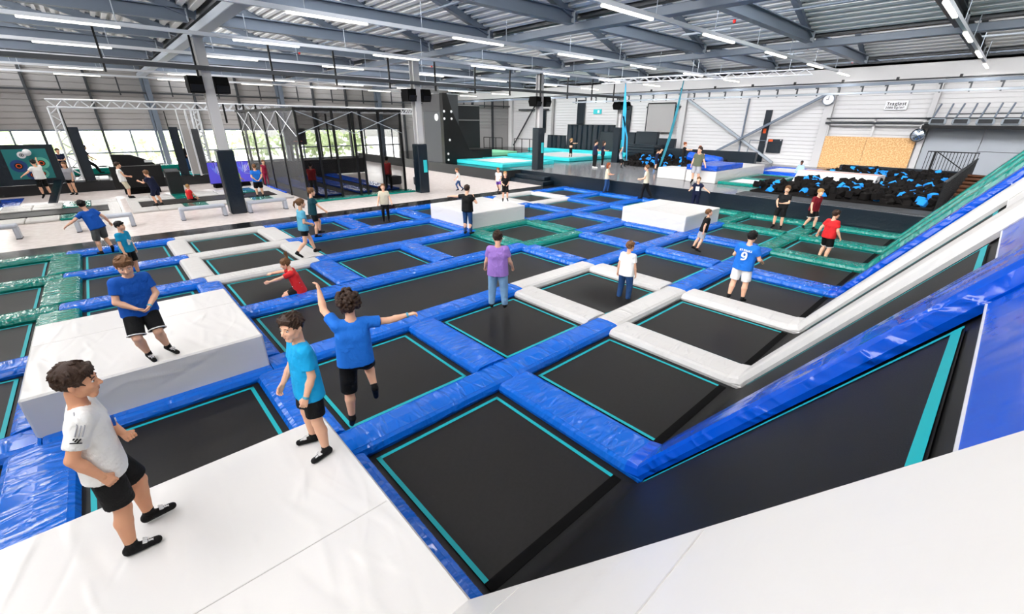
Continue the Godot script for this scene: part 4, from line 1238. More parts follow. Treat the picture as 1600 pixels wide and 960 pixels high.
	obj("cushion", mb().span(Vector3(-2.9, 0, -0.2), Vector3(3.3, 0.5, 0.2), 0.04).done(), M.vinyl_navy, t)
	var fill := obj("pit_filling", mb().span(Vector3(-7.9, D, -37.3), Vector3(-1.4, D + 0.12, -22.6)).span(Vector3(-21.3, D, -37.2), Vector3(-14.2, D + 0.12, -31.2)).span(Vector3(-19.4, D, -31.2), Vector3(-14.1, D + 0.12, -29.9)).done(), M.foam_black)
	tag(fill, "black foam bottom of the two foam pits", "foam", "", "stuff")
	cube_pile(12, 900, 215, func(g: RandomNumberGenerator) -> Vector3:
		var z := lerpf(-22.8, -37.2, pow(g.randf(), 1.15))
		var xl := -7.9 if z > -24.5 else -7.4
		return Vector3(lerpf(xl, -1.5, g.randf()), D + 0.08 + g.randf() * 0.34, z), " foam cube in the right foam pit by the black railing", " foam cubes of the right pit", D)
	t = thing("pit_wedge", "white padded wedge with a red line standing in the right foam pit", "wedge", Vector3(-5.8, D, -29.0))
	obj("cushion", mb().sweep(PackedVector2Array([Vector2(-0.9, 0), Vector2(0.9, 0), Vector2(0.3, 0.66), Vector2(-0.9, 0.66)]), PackedVector3Array([Vector3(-1.9, 0, 0), Vector3(1.7, 0, 0.4)]), PackedVector3Array([Vector3.UP])).done(), M.vinyl_deck, t)
	obj("red_line", mb().span(Vector3(-1.85, 0.663, -0.1), Vector3(1.65, 0.67, -0.02)).done(), M.red, t)
	# black railings and stairs by the pit
	t = thing("railing", "black barred railing with a handrail along the right foam pit", "railing", Vector3(-1.25, D, -22))
	obj("top_rail", mb().bar(Vector3(0, 1.2, 0.8), Vector3(0, 1.2, -16.4), 0.07, 0.07).done(), M.black, t)
	obj("low_rail", mb().bar(Vector3(0, 0.1, 0.8), Vector3(0, 0.1, -16.4), 0.05, 0.05).done(), M.black, t)
	var q := 0.8
	while q > -16.5:
		obj("bar", mb().span(Vector3(-0.015, 0.1, q - 0.015), Vector3(0.015, 1.2, q + 0.015)).done(), M.black, t)
		q -= 0.16
	t = thing("gate", "black barred gate with a diagonal stay at the back of the right pit", "gate", Vector3(-3.55, D, -38.3))
	obj("top_rail", mb().span(Vector3(0, 1.5, -0.03), Vector3(2.3, 1.56, 0.03)).done(), M.black, t)
	obj("low_rail", mb().span(Vector3(0, 0.1, -0.03), Vector3(2.3, 0.15, 0.03)).done(), M.black, t)
	for i in 16:
		obj("bar", mb().span(Vector3(0.15 * i, 0.1, -0.02), Vector3(0.15 * i + (0.12 if i in [2] else 0.03), 1.5, 0.02)).done(), M.black, t)
	obj("stay", mb().bar(Vector3(0.4, 1.55, 0.05), Vector3(2.2, 0.3, 0.05), 0.04, 0.05).done(), M.black, t)
	t = thing("stairs", "brown plank steps behind the black railing beside the ramp", "stairs", Vector3(-0.8, D, -24))
	for i in 9:
		obj("tread", mb().span(Vector3(-0.35, 0.09 * i, -1.0 * i), Vector3(0.35, 0.09 * i + 0.06, 0.55 - 1.0 * i)).span(Vector3(-0.35, 0, -1.0 * i), Vector3(0.35, 0.09 * i + 0.01, -1.0 * i + 0.05)).done(), M.plank, t)

func strip(pts: Array, ws: Array) -> MB:
	var m := mb()
	for i in pts.size() - 1:
		var a: Vector3 = pts[i]
		var b: Vector3 = pts[i + 1]
		for d in 3:
			var o := Vector3(0, 0, 0.02 * (d - 1))
			var wa: float = ws[i] * (0.6 + 0.2 * d)
			var wb: float = ws[i + 1] * (0.6 + 0.2 * d)
			m.quad(a + o - Vector3(wa, 0, 0) * 0.5, b + o - Vector3(wb, 0, 0) * 0.5, b + o + Vector3(wb, 0, 0) * 0.5, a + o + Vector3(wa, 0, 0) * 0.5)
	return m

func fittings() -> void:
	var W := -40.62
	# wall frame on the far wall
	for e in [[-21.3, 0.5, 0.0], [-10.0, 0.55, 0.0], [-4.3, 0.3, 0.0]]:
		struct("wall_post", mb().span(Vector3(e[0] - e[1] * 0.5, 0.78, W), Vector3(e[0] + e[1] * 0.5, 6.9, W + 0.22)).done(), M.fascia, "pale steel post of the far wall")
	struct("wall_post", mb().span(Vector3(-15.8, 0.78, W), Vector3(-15.7, 5.7, W + 0.1)).done(), M.steel, "thin steel post of the far wall")
	struct("wall_post", mb().span(Vector3(-37.5, 0.78, W), Vector3(-37.2, 6.9, W + 0.2)).done(), M.wall_grey, "post of the far wall by the corner")
	struct("wall_post", mb().span(Vector3(-44.9, 0.78, W), Vector3(-44.3, 6.9, W + 0.3)).done(), M.wall_white, "corner post of the far wall")
	struct("beam", mb().bar(Vector3(-20.9, 5.75, W + 0.2), Vector3(-12.9, 0.9, W + 0.2), 0.16, 0.2, Vector3.BACK).done(), M.steel_pale, "falling brace of the steel cross on the far wall")
	struct("beam", mb().bar(Vector3(-18.6, 0.95, W + 0.4), Vector3(-10.3, 5.8, W + 0.4), 0.16, 0.22, Vector3.BACK).done(), M.steel, "rising brace of the steel cross on the far wall")
	struct("beam", mb().bar(Vector3(-44.0, 1.0, W + 0.2), Vector3(-39.5, 6.5, W + 0.2), 0.12, 0.12, Vector3.BACK).done(), M.steel_dark, "dark brace in the far left corner")
	# pale fascia beam and the rails in front of the far wall
	var o := struct("beam", mb().span(Vector3(-44.4, 5.95, -31.6), Vector3(0.15, 6.72, -31.3)).span(Vector3(0.17, 5.95, -31.6), Vector3(9, 6.72, -31.3)).done(), M.fascia, "deep pale fascia beam before the far wall")
	struct("beam", mb().span(Vector3(-44.4, 6.73, -31.65), Vector3(9, 6.82, -31.2)).done(), M.steel_dark, "dark cap of the fascia beam")
	var t := thing("cable_tray", "long grey double rail hanging below the pale fascia beam", "rail", Vector3(0, 0, -30.6))
	obj("upper_rail", mb().span(Vector3(-44, 5.66, -0.06), Vector3(9, 5.8, 0.06)).done(), M.steel, t)
	obj("lower_rail", mb().span(Vector3(-26, 5.28, -0.06), Vector3(9, 5.38, 0.06)).done(), M.steel_pale, t)
	obj("cable", mb().rod(Vector3(-44, 5.86, 0), Vector3(9, 5.86, 0), 0.03).done(), M.steel_dark, t)
	for i in 34:
		var x := 8.0 - i * 1.02
		obj("hanger", mb().span(Vector3(x - 0.03, 5.24, -0.04), Vector3(x + 0.03, 5.66, 0.04)).span(Vector3(x - 0.12, 5.6, -0.03), Vector3(x, 5.66, 0.03)).done(), M.steel_dark, t)
	for i in 12:
		obj("clip", mb().span(Vector3(6.5 - i * 2.3, 5.86, -0.06), Vector3(6.6 - i * 2.3, 6.0, 0.06)).done(), M.black, t)
	t = thing("cable_tray", "long grey mesh cable tray running past the columns", "rail", Vector3(-21.4, 5.5, 0))
	obj("tray", mb().span(Vector3(-0.12, 0, -31), Vector3(0.12, 0.14, 14)).done(), M.slate, t)
	var z := 9.5
	while z > -31:
		obj("hanger", mb().span(Vector3(-0.04, -0.25, z - 0.03), Vector3(0.04, 1.1, z + 0.03)).done(), M.black, t)
		z -= 2.62
	# things on the far wall
	t = thing("wall_clock", "round white wall clock at the top of the post by the particle board", "clock", Vector3(-10.1, 5.45, -40.25))
	var bsz := Basis(Vector3.RIGHT, PI / 2)
	obj("face", mb().lathe(PackedVector2Array([Vector2(0.36, 0), Vector2(0.36, 0.06), Vector2(0, 0.06)]), Vector3.ZERO, bsz, 28).done(), M.white_paint, t)
	obj("rim", mb().tube(ring(Vector3(0, 0, 0.06), 0.36, Vector3.BACK, 28), 0.03).done(), M.steel, t)
	obj("hand", mb().span(Vector3(-0.015, 0, 0.065), Vector3(0.015, 0.22, 0.075)).span(Vector3(-0.14, -0.015, 0.065), Vector3(0, 0.015, 0.075)).done(), M.black, t)
	obj("bracket", mb().span(Vector3(-0.1, -0.1, -0.2), Vector3(0.1, 0.1, 0.0)).done(), M.steel, t)
	t = thing("load_sign", "white load sign reading Traglast 2000 kg/m² on the far wall", "sign", Vector3(-6.2, 5.0, -40.6))
	obj("plate", mb().span(Vector3(-0.6, -0.27, -0.16), Vector3(0.6, 0.28, 0.01)).done(), M.white_paint, t)
	text("lettering", "Traglast", 0.2, M.black, t, Vector3(0, 0.1, 0.015))
	text("lettering", "2000 kg/m²", 0.14, M.black, t, Vector3(-0.04, -0.13, 0.015))
	t = thing("notice_board", "square dark board with an orange corner on the white far wall", "board", Vector3(-13.12, 1.65, -40.58))
	obj("panel", mb().span(Vector3(-0.52, 0, -0.13), Vector3(0.52, 1.03, 0.03), 0.01).done(), M.vinyl_navy, t)
	obj("logo", mb().span(Vector3(-0.48, 0.84, 0.03), Vector3(-0.16, 1.0, 0.04)).done(), M.orange, t)
	obj("mark", mb().span(Vector3(0.38, 0.92, 0.03), Vector3(0.46, 1.0, 0.04)).done(), M.white_paint, t)
	t = thing("wall_banner", "tall narrow dark banner on the white far wall behind the cross brace", "banner", Vector3(-14.05, 0.9, -40.58))
	obj("panel", mb().span(Vector3(-0.23, 0, -0.18), Vector3(0.23, 3.92, 0.02), 0.01).done(), M.vinyl_navy, t)
	obj("logo", mb().span(Vector3(-0.12, 2.2, 0.02), Vector3(0.1, 2.55, 0.03)).done(), M.orange, t)
	t = thing("goal_frame", "thin grey pipe frame left of the square dark board", "frame", Vector3(-14.5, 0.8, -40.4))
	obj("pipe", mb().rod(Vector3(-0.6, 0, 0), Vector3(-0.45, 1.75, 0), 0.03).rod(Vector3(-0.45, 1.75, 0), Vector3(0.75, 1.75, 0), 0.03).rod(Vector3(0.75, 1.75, 0), Vector3(0.75, 1.5, 0), 0.03).done(), M.steel, t)
	t = thing("particle_board", "large particle board panel fixed to the far wall above the foam pit", "board", Vector3(-7.2, 0.8, -40.45))
	for i in 2:
		obj("sheet", mb().span(Vector3(-2.65 + i * 2.66, 0, -0.05), Vector3(-0.005 + i * 2.66, 2.2, 0.02)).done(), M.board, t)
	obj("batten", mb().span(Vector3(-2.6, 2.2, -0.08), Vector3(-2.45, 3.3, 0.0)).span(Vector3(0.1, 2.2, -0.08), Vector3(0.22, 3.35, 0.0)).done(), M.wall_white, t)
	t = thing("wall_rail", "dark double pipe rail above the particle board", "rail", Vector3(-7.2, 3.9, -40.25))
	obj("pipe", mb().rod(Vector3(-2.7, 0.3, 0), Vector3(3.2, 0.3, 0), 0.05).rod(Vector3(-2.7, 0, 0), Vector3(3.2, 0, 0), 0.08).done(), M.steel_dark, t)
	t = thing("mirror", "round convex mirror on an arm at the corner of the particle board", "mirror", Vector3(-4.5, 3.2, -40.1))
	obj("glass", mb().lathe(PackedVector2Array([Vector2(0.38, 0), Vector2(0.3, 0.07), Vector2(0, 0.12)]), Vector3.ZERO, Basis(Vector3.RIGHT, PI / 2) * Basis(Vector3.UP, 0.0), 24).done(), mat("mirror_glass", Color(0.8, 0.85, 0.9), 0.08, 0.5, 0.9), t)
	obj("rim", mb().tube(ring(Vector3.ZERO, 0.38, Vector3.BACK, 24), 0.03).done(), M.steel_dark, t)
	obj("arm", mb().bar(Vector3(0, 0.38, 0), Vector3(0.15, 1.1, -0.3), 0.1, 0.06).done(), M.wall_white, t)
	for i in 5:
		var x := -3.75 + i * 1.06
		t = thing("heater", "%s grey heater unit from the left on the wall rack" % ORD[i], "heater", Vector3(x, 4.0, -39.7), 0.0, "heater units on the rack")
		obj("housing", mb().span(Vector3(-0.4, -0.18, -0.3), Vector3(0.4, 0.2, 0.2), 0.08).done(), M.steel_pale, t)
		obj("grille", mb().span(Vector3(-0.3, -0.08, 0.2), Vector3(0.3, 0.16, 0.22)).done(), M.charcoal, t)
		for k in 4:
			obj("slat", mb().span(Vector3(-0.3, -0.07 + k * 0.06, 0.22), Vector3(0.3, -0.05 + k * 0.06, 0.235)).done(), M.slate, t)
		obj("arm", mb().bar(Vector3(-0.3, 0.2, -0.1), Vector3(-0.15, 1.05, -0.5), 0.07, 0.07).bar(Vector3(0.3, 0.2, -0.1), Vector3(0.4, 1.05, -0.5), 0.07, 0.07).done(), M.steel, t)
	t = thing("heater_rack", "dark rack beam carrying the heater units", "rack", Vector3(-1.2, 3.7, -39.8))
	obj("beam", mb().span(Vector3(-3.2, -0.1, -0.6), Vector3(5, 0.1, 0.35)).done(), M.black, t)
	obj("pipe", mb().rod(Vector3(-2.2, 0.75, -0.2), Vector3(5, 0.8, -0.2), 0.04).rod(Vector3(-3.2, 0.52, 0), Vector3(5, 0.52, 0), 0.05).done(), M.steel_dark, t)
	struct("wall_far_panel", mb().span(Vector3(-4.1, 0.7, -40.66), Vector3(-1.5, 3.65, -40.5)).span(Vector3(-1.47, 2.33, -40.66), Vector3(8.9, 3.65, -40.5)).span(Vector3(-1.47, 0.7, -40.66), Vector3(8.9, 2.3, -40.5)).done(), mat("panel_grey", Color(0.62, 0.64, 0.66), 0.5), "grey smooth wall panels at the right of the far wall")
	# wall cable brackets high on the near face
	for e in [[-43, -38], [-25, -21.5]]:
		struct("trim_30", mb().span(Vector3(e[0], 5.1, -40.5), Vector3(e[1], 5.25, -40.3)).done(), M.steel_dark, "dark rail on the far wall")

# ---------------------------------------------------------------- people: distance fields meshed as surface nets
func cap(a: Vector3, b: Vector3, ra: float, rb: float, k := 0.02, cuts := []) -> Array:
	return [0, a, b, ra, rb, k, cuts]

func ell(c: Vector3, r: Vector3, k := 0.02, cuts := [], bs := Basis.IDENTITY) -> Array:
	return [1, c, r, bs, 0.0, k, cuts]

func nets(prims: Array, cell: float) -> MB:
	var lo := Vector3(1e9, 1e9, 1e9)
	var hi := -lo
	var box_ := []
	for p in prims:
		var a: Vector3
		var b: Vector3
		var k: float = absf(p[5])
		if p[0] == 0:
			var r := maxf(p[3], p[4]) + k * 0.5
			a = (p[1] as Vector3).min(p[2]) - Vector3(r, r, r)
			b = (p[1] as Vector3).max(p[2]) + Vector3(r, r, r)
		else:
			var rv: Vector3 = p[2]
			var bs: Basis = p[3]
			var e := Vector3(absf(bs.x.x) * rv.x + absf(bs.y.x) * rv.y + absf(bs.z.x) * rv.z, absf(bs.x.y) * rv.x + absf(bs.y.y) * rv.y + absf(bs.z.y) * rv.z, absf(bs.x.z) * rv.x + absf(bs.y.z) * rv.y + absf(bs.z.z) * rv.z) + Vector3(k, k, k) * 0.5
			a = p[1] - e
			b = p[1] + e
		box_.append([a, b])
		if p[5] >= 0.0:
			lo = lo.min(a)
			hi = hi.max(b)
	lo -= Vector3.ONE * cell * 2.5
	hi += Vector3.ONE * cell * 2.5
	var nx := int((hi.x - lo.x) / cell) + 1
	var ny := int((hi.y - lo.y) / cell) + 1
	var nz := int((hi.z - lo.z) / cell) + 1
	var F := PackedFloat32Array()
	F.resize(nx * ny * nz)
	F.fill(1.0)
	var sxy := nx * ny
	for q in prims.size():
		var p: Array = prims[q]
		var k: float = absf(p[5])
		var neg: bool = p[5] < 0.0
		var a: Vector3 = box_[q][0] - lo - Vector3.ONE * cell * 2.0
		var b: Vector3 = box_[q][1] - lo + Vector3.ONE * cell * 2.0
		var x0 := maxi(0, int(a.x / cell))
		var x1 := mini(nx - 1, int(b.x / cell) + 1)
		var y0 := maxi(0, int(a.y / cell))
		var y1 := mini(ny - 1, int(b.y / cell) + 1)
		var z0 := maxi(0, int(a.z / cell))
		var z1 := mini(nz - 1, int(b.z / cell) + 1)
		var is_cap: bool = p[0] == 0
		var pa: Vector3 = p[1]
		var ab := Vector3.ZERO
		var il := 0.0
		var ra := 0.0
		var dr := 0.0
		var rv := Vector3.ONE
		var inv := Basis.IDENTITY
		if is_cap:
			ab = p[2] - pa
			il = 1.0 / maxf(ab.length_squared(), 1e-9)
			ra = p[3]
			dr = p[4] - ra
		else:
			rv = p[2]
			inv = (p[3] as Basis).inverse()
		var cuts: Array = p[6]
		var nc := cuts.size()
		for z in range(z0, z1 + 1):
			for y in range(y0, y1 + 1):
				var i := x0 + y * nx + z * sxy
				var v := Vector3(lo.x + x0 * cell, lo.y + y * cell, lo.z + z * cell)
				for x in range(x0, x1 + 1):
					var d: float
					var w := v - pa
					if is_cap:
						var t := clampf(w.dot(ab) * il, 0.0, 1.0)
						d = (w - ab * t).length() - ra - dr * t
					else:
						var e := inv * w
						var g := (e / rv).length()
						var h := (e / (rv * rv)).length()
						d = g * (g - 1.0) / maxf(h, 1e-6)
					if nc:
						for c in cuts:
							d = maxf(d, (c[0] as Vector3).dot(v) - (c[1] as float))
					var f := F[i]
					if neg:
						F[i] = maxf(f, -d)
					else:
						var dd := absf(f - d)
						if dd < k:
							var h2 := (k - dd) / k
							F[i] = minf(f, d) - h2 * h2 * k * 0.25
						elif d < f:
							F[i] = d
					i += 1
					v.x += cell
	var m := MB.new()
	var id := PackedInt32Array()
	id.resize(nx * ny * nz)
	id.fill(-1)
	var lim := cell * 1.9
	for z in nz - 1:
		for y in ny - 1:
			var i := y * nx + z * sxy
			for x in nx - 1:
				var f0 := F[i]
				if f0 < lim and f0 > -lim:
					var f1 := F[i + 1]
					var f2 := F[i + nx]
					var f3 := F[i + nx + 1]
					var f4 := F[i + sxy]
					var f5 := F[i + sxy + 1]
					var f6 := F[i + sxy + nx]
					var f7 := F[i + sxy + nx + 1]
					var neg0 := f0 < 0.0
					if not ((f1 < 0.0) == neg0 and (f2 < 0.0) == neg0 and (f3 < 0.0) == neg0 and (f4 < 0.0) == neg0 and (f5 < 0.0) == neg0 and (f6 < 0.0) == neg0 and (f7 < 0.0) == neg0):
						var s := Vector3.ZERO
						var c := 0
						# twelve edges
						if neg0 != (f1 < 0.0): s += Vector3(f0 / (f0 - f1), 0, 0); c += 1
						if (f2 < 0.0) != (f3 < 0.0): s += Vector3(f2 / (f2 - f3), 1, 0); c += 1
						if (f4 < 0.0) != (f5 < 0.0): s += Vector3(f4 / (f4 - f5), 0, 1); c += 1
						if (f6 < 0.0) != (f7 < 0.0): s += Vector3(f6 / (f6 - f7), 1, 1); c += 1
						if neg0 != (f2 < 0.0): s += Vector3(0, f0 / (f0 - f2), 0); c += 1
						if (f1 < 0.0) != (f3 < 0.0): s += Vector3(1, f1 / (f1 - f3), 0); c += 1
						if (f4 < 0.0) != (f6 < 0.0): s += Vector3(0, f4 / (f4 - f6), 1); c += 1
						if (f5 < 0.0) != (f7 < 0.0): s += Vector3(1, f5 / (f5 - f7), 1); c += 1
						if neg0 != (f4 < 0.0): s += Vector3(0, 0, f0 / (f0 - f4)); c += 1
						if (f1 < 0.0) != (f5 < 0.0): s += Vector3(1, 0, f1 / (f1 - f5)); c += 1
						if (f2 < 0.0) != (f6 < 0.0): s += Vector3(0, 1, f2 / (f2 - f6)); c += 1
						if (f3 < 0.0) != (f7 < 0.0): s += Vector3(1, 1, f3 / (f3 - f7)); c += 1
						s = s / c
						id[i] = m.v.size()
						m.v.append(lo + Vector3(x + s.x, y + s.y, z + s.z) * cell)
						var n := Vector3(f1 + f3 + f5 + f7 - f0 - f2 - f4 - f6, f2 + f3 + f6 + f7 - f0 - f1 - f4 - f5, f4 + f5 + f6 + f7 - f0 - f1 - f2 - f3)
						m.n.append(n.normalized() if n.length_squared() > 1e-12 else Vector3.UP)
						m.uv.append(Vector2.ZERO)
						if y > 0 and z > 0 and neg0 != (f1 < 0.0):
							quad_ix(m, id[i], id[i - nx], id[i - nx - sxy], id[i - sxy], neg0)
						if x > 0 and z > 0 and neg0 != (f2 < 0.0):
							quad_ix(m, id[i], id[i - sxy], id[i - sxy - 1], id[i - 1], neg0)
						if x > 0 and y > 0 and neg0 != (f4 < 0.0):
							quad_ix(m, id[i], id[i - 1], id[i - 1 - nx], id[i - nx], neg0)
				i += 1
	return m

func quad_ix(m: MB, a: int, b: int, c: int, d: int, neg: bool) -> void:
	if a < 0 or b < 0 or c < 0 or d < 0:
		return
	if neg:
		m.ix.append_array([a, c, b, a, d, c])
	else:
		m.ix.append_array([a, b, c, a, c, d])

func limb(f: float, o: float, side: float) -> Vector3: # degrees forward of hanging, degrees outwards
	var a := deg_to_rad(f)
	var b := deg_to_rad(o)
	return Vector3(side * sin(b), -cos(b) * cos(a), -cos(b) * sin(a))

func head_shape(q: float) -> MB: # one unit high, chin at 0, face towards -z
	var key := "head%.3f" % q
	if not T.has(key):
		var p := [
			ell(Vector3(0, 0.63, 0.05), Vector3(0.33, 0.37, 0.395), 0.06), ell(Vector3(0, 0.40, -0.10), Vector3(0.265, 0.33, 0.30), 0.08),
			cap(Vector3(-0.06, 0.075, -0.25), Vector3(0.06, 0.075, -0.25), 0.085, 0.085, 0.1), cap(Vector3(-0.17, 0.2, -0.05), Vector3(-0.24, 0.4, 0.05), 0.1, 0.08, 0.08), cap(Vector3(0.17, 0.2, -0.05), Vector3(0.24, 0.4, 0.05), 0.1, 0.08, 0.08),
			cap(Vector3(-0.15, 0.585, -0.315), Vector3(0.15, 0.585, -0.315), 0.045, 0.045, 0.06), cap(Vector3(-0.16, 0.37, -0.28), Vector3(-0.19, 0.39, -0.2), 0.07, 0.07, 0.06), cap(Vector3(0.16, 0.37, -0.28), Vector3(0.19, 0.39, -0.2), 0.07, 0.07, 0.06),
			[1, Vector3(-0.13, 0.505, -0.40), Vector3(0.085, 0.055, 0.07), Basis.IDENTITY, 0.0, -0.02, []], [1, Vector3(0.13, 0.505, -0.40), Vector3(0.085, 0.055, 0.07), Basis.IDENTITY, 0.0, -0.02, []],
			cap(Vector3(0, 0.54, -0.36), Vector3(0, 0.375, -0.455), 0.028, 0.045, 0.03), cap(Vector3(-0.04, 0.36, -0.41), Vector3(0.04, 0.36, -0.41), 0.04, 0.04, 0.02),
			cap(Vector3(-0.07, 0.245, -0.345), Vector3(0.07, 0.245, -0.345), 0.035, 0.035, 0.05), cap(Vector3(-0.06, 0.2, -0.335), Vector3(0.06, 0.2, -0.335), 0.035, 0.035, 0.04),
			ell(Vector3(-0.335, 0.47, 0.04), Vector3(0.035, 0.115, 0.07), 0.02, [], Basis(Vector3.UP, -0.35)), ell(Vector3(0.335, 0.47, 0.04), Vector3(0.035, 0.115, 0.07), 0.02, [], Basis(Vector3.UP, 0.35)),
		]
		T[key] = nets(p, q)
	return T[key]

func hair_shape(style: String, q: float) -> MB:
	var key := "hair%s%.3f" % [style, q]
	if T.has(key):
		return T[key]
	var g := RandomNumberGenerator.new()
	g.seed = hash(style)
	var n := Vector3(0, 0.65, 0.62).normalized()
	var front := [Vector3(0, -n.y, -n.z), -n.dot(Vector3(0, 0.80, -0.40))]
	var c := Vector3(0, 0.66, 0.06)
	var r := Vector3(0.365, 0.415, 0.425)
	var p := [ell(c, r, 0.03, [front])]
	var curly := style == "curly"
	var buzz := style == "buzz"
	for i in (110 if curly else 0 if buzz else 130):
		var a := g.randf() * TAU
		var y := g.randf_range(-0.75, 1.0)
		var d := Vector3(sqrt(1.0 - minf(y * y, 1.0)) * cos(a), y, sqrt(1.0 - minf(y * y, 1.0)) * sin(a))
		var s := c + d * r
		if n.dot(s) < n.dot(Vector3(0, 0.80, -0.40)) - (0.03 if s.z > -0.2 else -0.01):
			continue
		if curly:
			s += d * 0.07
			p.append(cap(s, s + Vector3(g.randf_range(-0.06, 0.06), g.randf_range(-0.08, 0.02), g.randf_range(-0.06, 0.06)), g.randf_range(0.08, 0.125), 0.07, 0.015))
		else:
			var t := (Vector3(d.x, 0.0, d.z) * 0.5 + Vector3(0.35, -0.5, -0.45 if s.z < 0.1 else 0.0)).normalized()
			t = (t - d * t.dot(d)).normalized()
			p.append(cap(s - d * 0.015, s + t * 0.13 + d * (0.03 if y > 0.0 else 0.012), 0.042, 0.017, 0.012))
	if style == "fringe" or style == "pony" or style == "short":
		for i in 11:
			var x := (i - 5) * 0.055
			var drop := 0.66 if style == "fringe" else 0.76
			p.append(cap(Vector3(x, 0.87, -0.29 + absf(x) * 0.2), Vector3(x + 0.04, drop + 0.05 * absf(x) + 0.02 * (i % 2), -0.405 + absf(x) * 0.42), 0.06, 0.022, 0.03))
	if style == "pony":
		p.append(cap(Vector3(0, 0.8, 0.44), Vector3(0, 0.72, 0.62), 0.08, 0.1, 0.05))
		p.append(cap(Vector3(0, 0.72, 0.62), Vector3(0, 0.4, 0.72), 0.1, 0.09, 0.05))
		p.append(cap(Vector3(0, 0.4, 0.72), Vector3(0, 0.02, 0.66), 0.09, 0.03, 0.05))
	if style == "flying": # a ponytail thrown upwards
		p.append(cap(Vector3(0, 0.9, 0.36), Vector3(0, 1.08, 0.42), 0.07, 0.09, 0.05))
		for i in 5:
			p.append(cap(Vector3(0, 1.05, 0.42), Vector3(-0.12 + i * 0.06, 1.5 + 0.06 * (i % 2), 0.32 + i * 0.06), 0.07, 0.04, 0.03))
	if style == "long":
		for i in 13:
			var a := PI * (i / 12.0)
			p.append(cap(Vector3(0.36 * cos(a), 0.6, 0.1 + 0.34 * sin(a)), Vector3(0.38 * cos(a), -0.12, 0.1 + 0.34 * sin(a)), 0.085, 0.05, 0.05))
	if style == "bun":
		p.append(ell(Vector3(0, 0.95, 0.35), Vector3(0.15, 0.15, 0.15), 0.03))
	T[key] = nets(p, q)
	return T[key]

func hand_shape(curl: float, q: float) -> MB: # right hand: wrist at 0, fingers down -y, palm towards -x, thumb towards -z
	var key := "hand%.1f_%.3f" % [curl, q]
	if T.has(key):
		return T[key]
	var p := []
	for z in [-0.15, -0.05, 0.05, 0.14]:
		p.append(cap(Vector3(0, 0.02, z * 0.55), Vector3(0, -0.46, z), 0.095, 0.085, 0.05))
	var ln := [0.40, 0.46, 0.43, 0.33]
	for i in 4:
		var z := -0.165 + i * 0.108
		var a := Vector3(0, -0.48, z)
		var ang := 0.15 + curl * 0.35
		var spread := -0.06 + 0.05 * i
		for s in 3:
			var L: float = ln[i] * [0.42, 0.32, 0.26][s]
			var d := Vector3(-sin(ang), -cos(ang), spread).normalized()
			var b := a + d * L
			p.append(cap(a, b, 0.062 - 0.006 * s, 0.056 - 0.006 * s, 0.012))
			a = b
			ang += 0.15 + curl * 1.05
	p.append(cap(Vector3(-0.02, -0.1, -0.13), Vector3(-0.1, -0.3, -0.27), 0.085, 0.068, 0.04))
	p.append(cap(Vector3(-0.1, -0.3, -0.27), Vector3(-0.14, -0.44, -0.29 + 0.12 * curl), 0.066, 0.058, 0.012))
	p.append(cap(Vector3(-0.14, -0.44, -0.29 + 0.12 * curl), Vector3(-0.17, -0.55, -0.27 + 0.2 * curl), 0.058, 0.045, 0.012))
	T[key] = nets(p, q)
	return T[key]

func tone(key: String, c: Color, rough := 0.75) -> StandardMaterial3D:
	if not M.has(key):
		var m := mat(key, c, rough, 0.35)
		if key.begins_with("skin"):
			m.subsurf_scatter_enabled = true
			m.subsurf_scatter_strength = 0.06
			m.roughness = 0.55
		elif key.begins_with("hair"):
			bumpy(m, T.hairbump, Vector3(14, 3, 14), 0.8, false)
			m.roughness = 0.5
		else:
			bumpy(m, T.clothbump, Vector3(1.6, 1.0, 1.6), 0.8, false)
	return M[key]

const COL := {
	"skin": Color(0.90, 0.70, 0.58), "skin_tan": Color(0.83, 0.61, 0.48), "skin_dark": Color(0.36, 0.22, 0.16),
	"hair_brown": Color(0.20, 0.13, 0.085), "hair_dark": Color(0.07, 0.052, 0.045), "hair_light": Color(0.42, 0.29, 0.18), "hair_blond": Color(0.68, 0.52, 0.32), "hair_red": Color(0.5, 0.24, 0.1),
	"white": Color(0.94, 0.935, 0.92), "blue": Color(0.04, 0.30, 0.64), "cobalt": Color(0.10, 0.42, 0.79), "cyan": Color(0.07, 0.62, 0.84), "turquoise": Color(0.03, 0.54, 0.70), "red": Color(0.80, 0.14, 0.15), "darkred": Color(0.42, 0.05, 0.10),
	"lavender": Color(0.62, 0.47, 0.76), "black": Color(0.028, 0.028, 0.03), "grey": Color(0.34, 0.34, 0.34), "palegrey": Color(0.66, 0.66, 0.68), "navy": Color(0.05, 0.08, 0.19), "denim": Color(0.12, 0.25, 0.42), "paledenim": Color(0.48, 0.63, 0.76),
	"olive": Color(0.36, 0.38, 0.31), "pink": Color(0.90, 0.52, 0.53), "cream": Color(0.82, 0.78, 0.68), "mintgreen": Color(0.62, 0.76, 0.50), "maroon": Color(0.55, 0.10, 0.22), "paleblue": Color(0.66, 0.78, 0.90), "sky": Color(0.36, 0.66, 0.76), "tealdark": Color(0.03, 0.22, 0.26), "purple": Color(0.40, 0.25, 0.60),
}

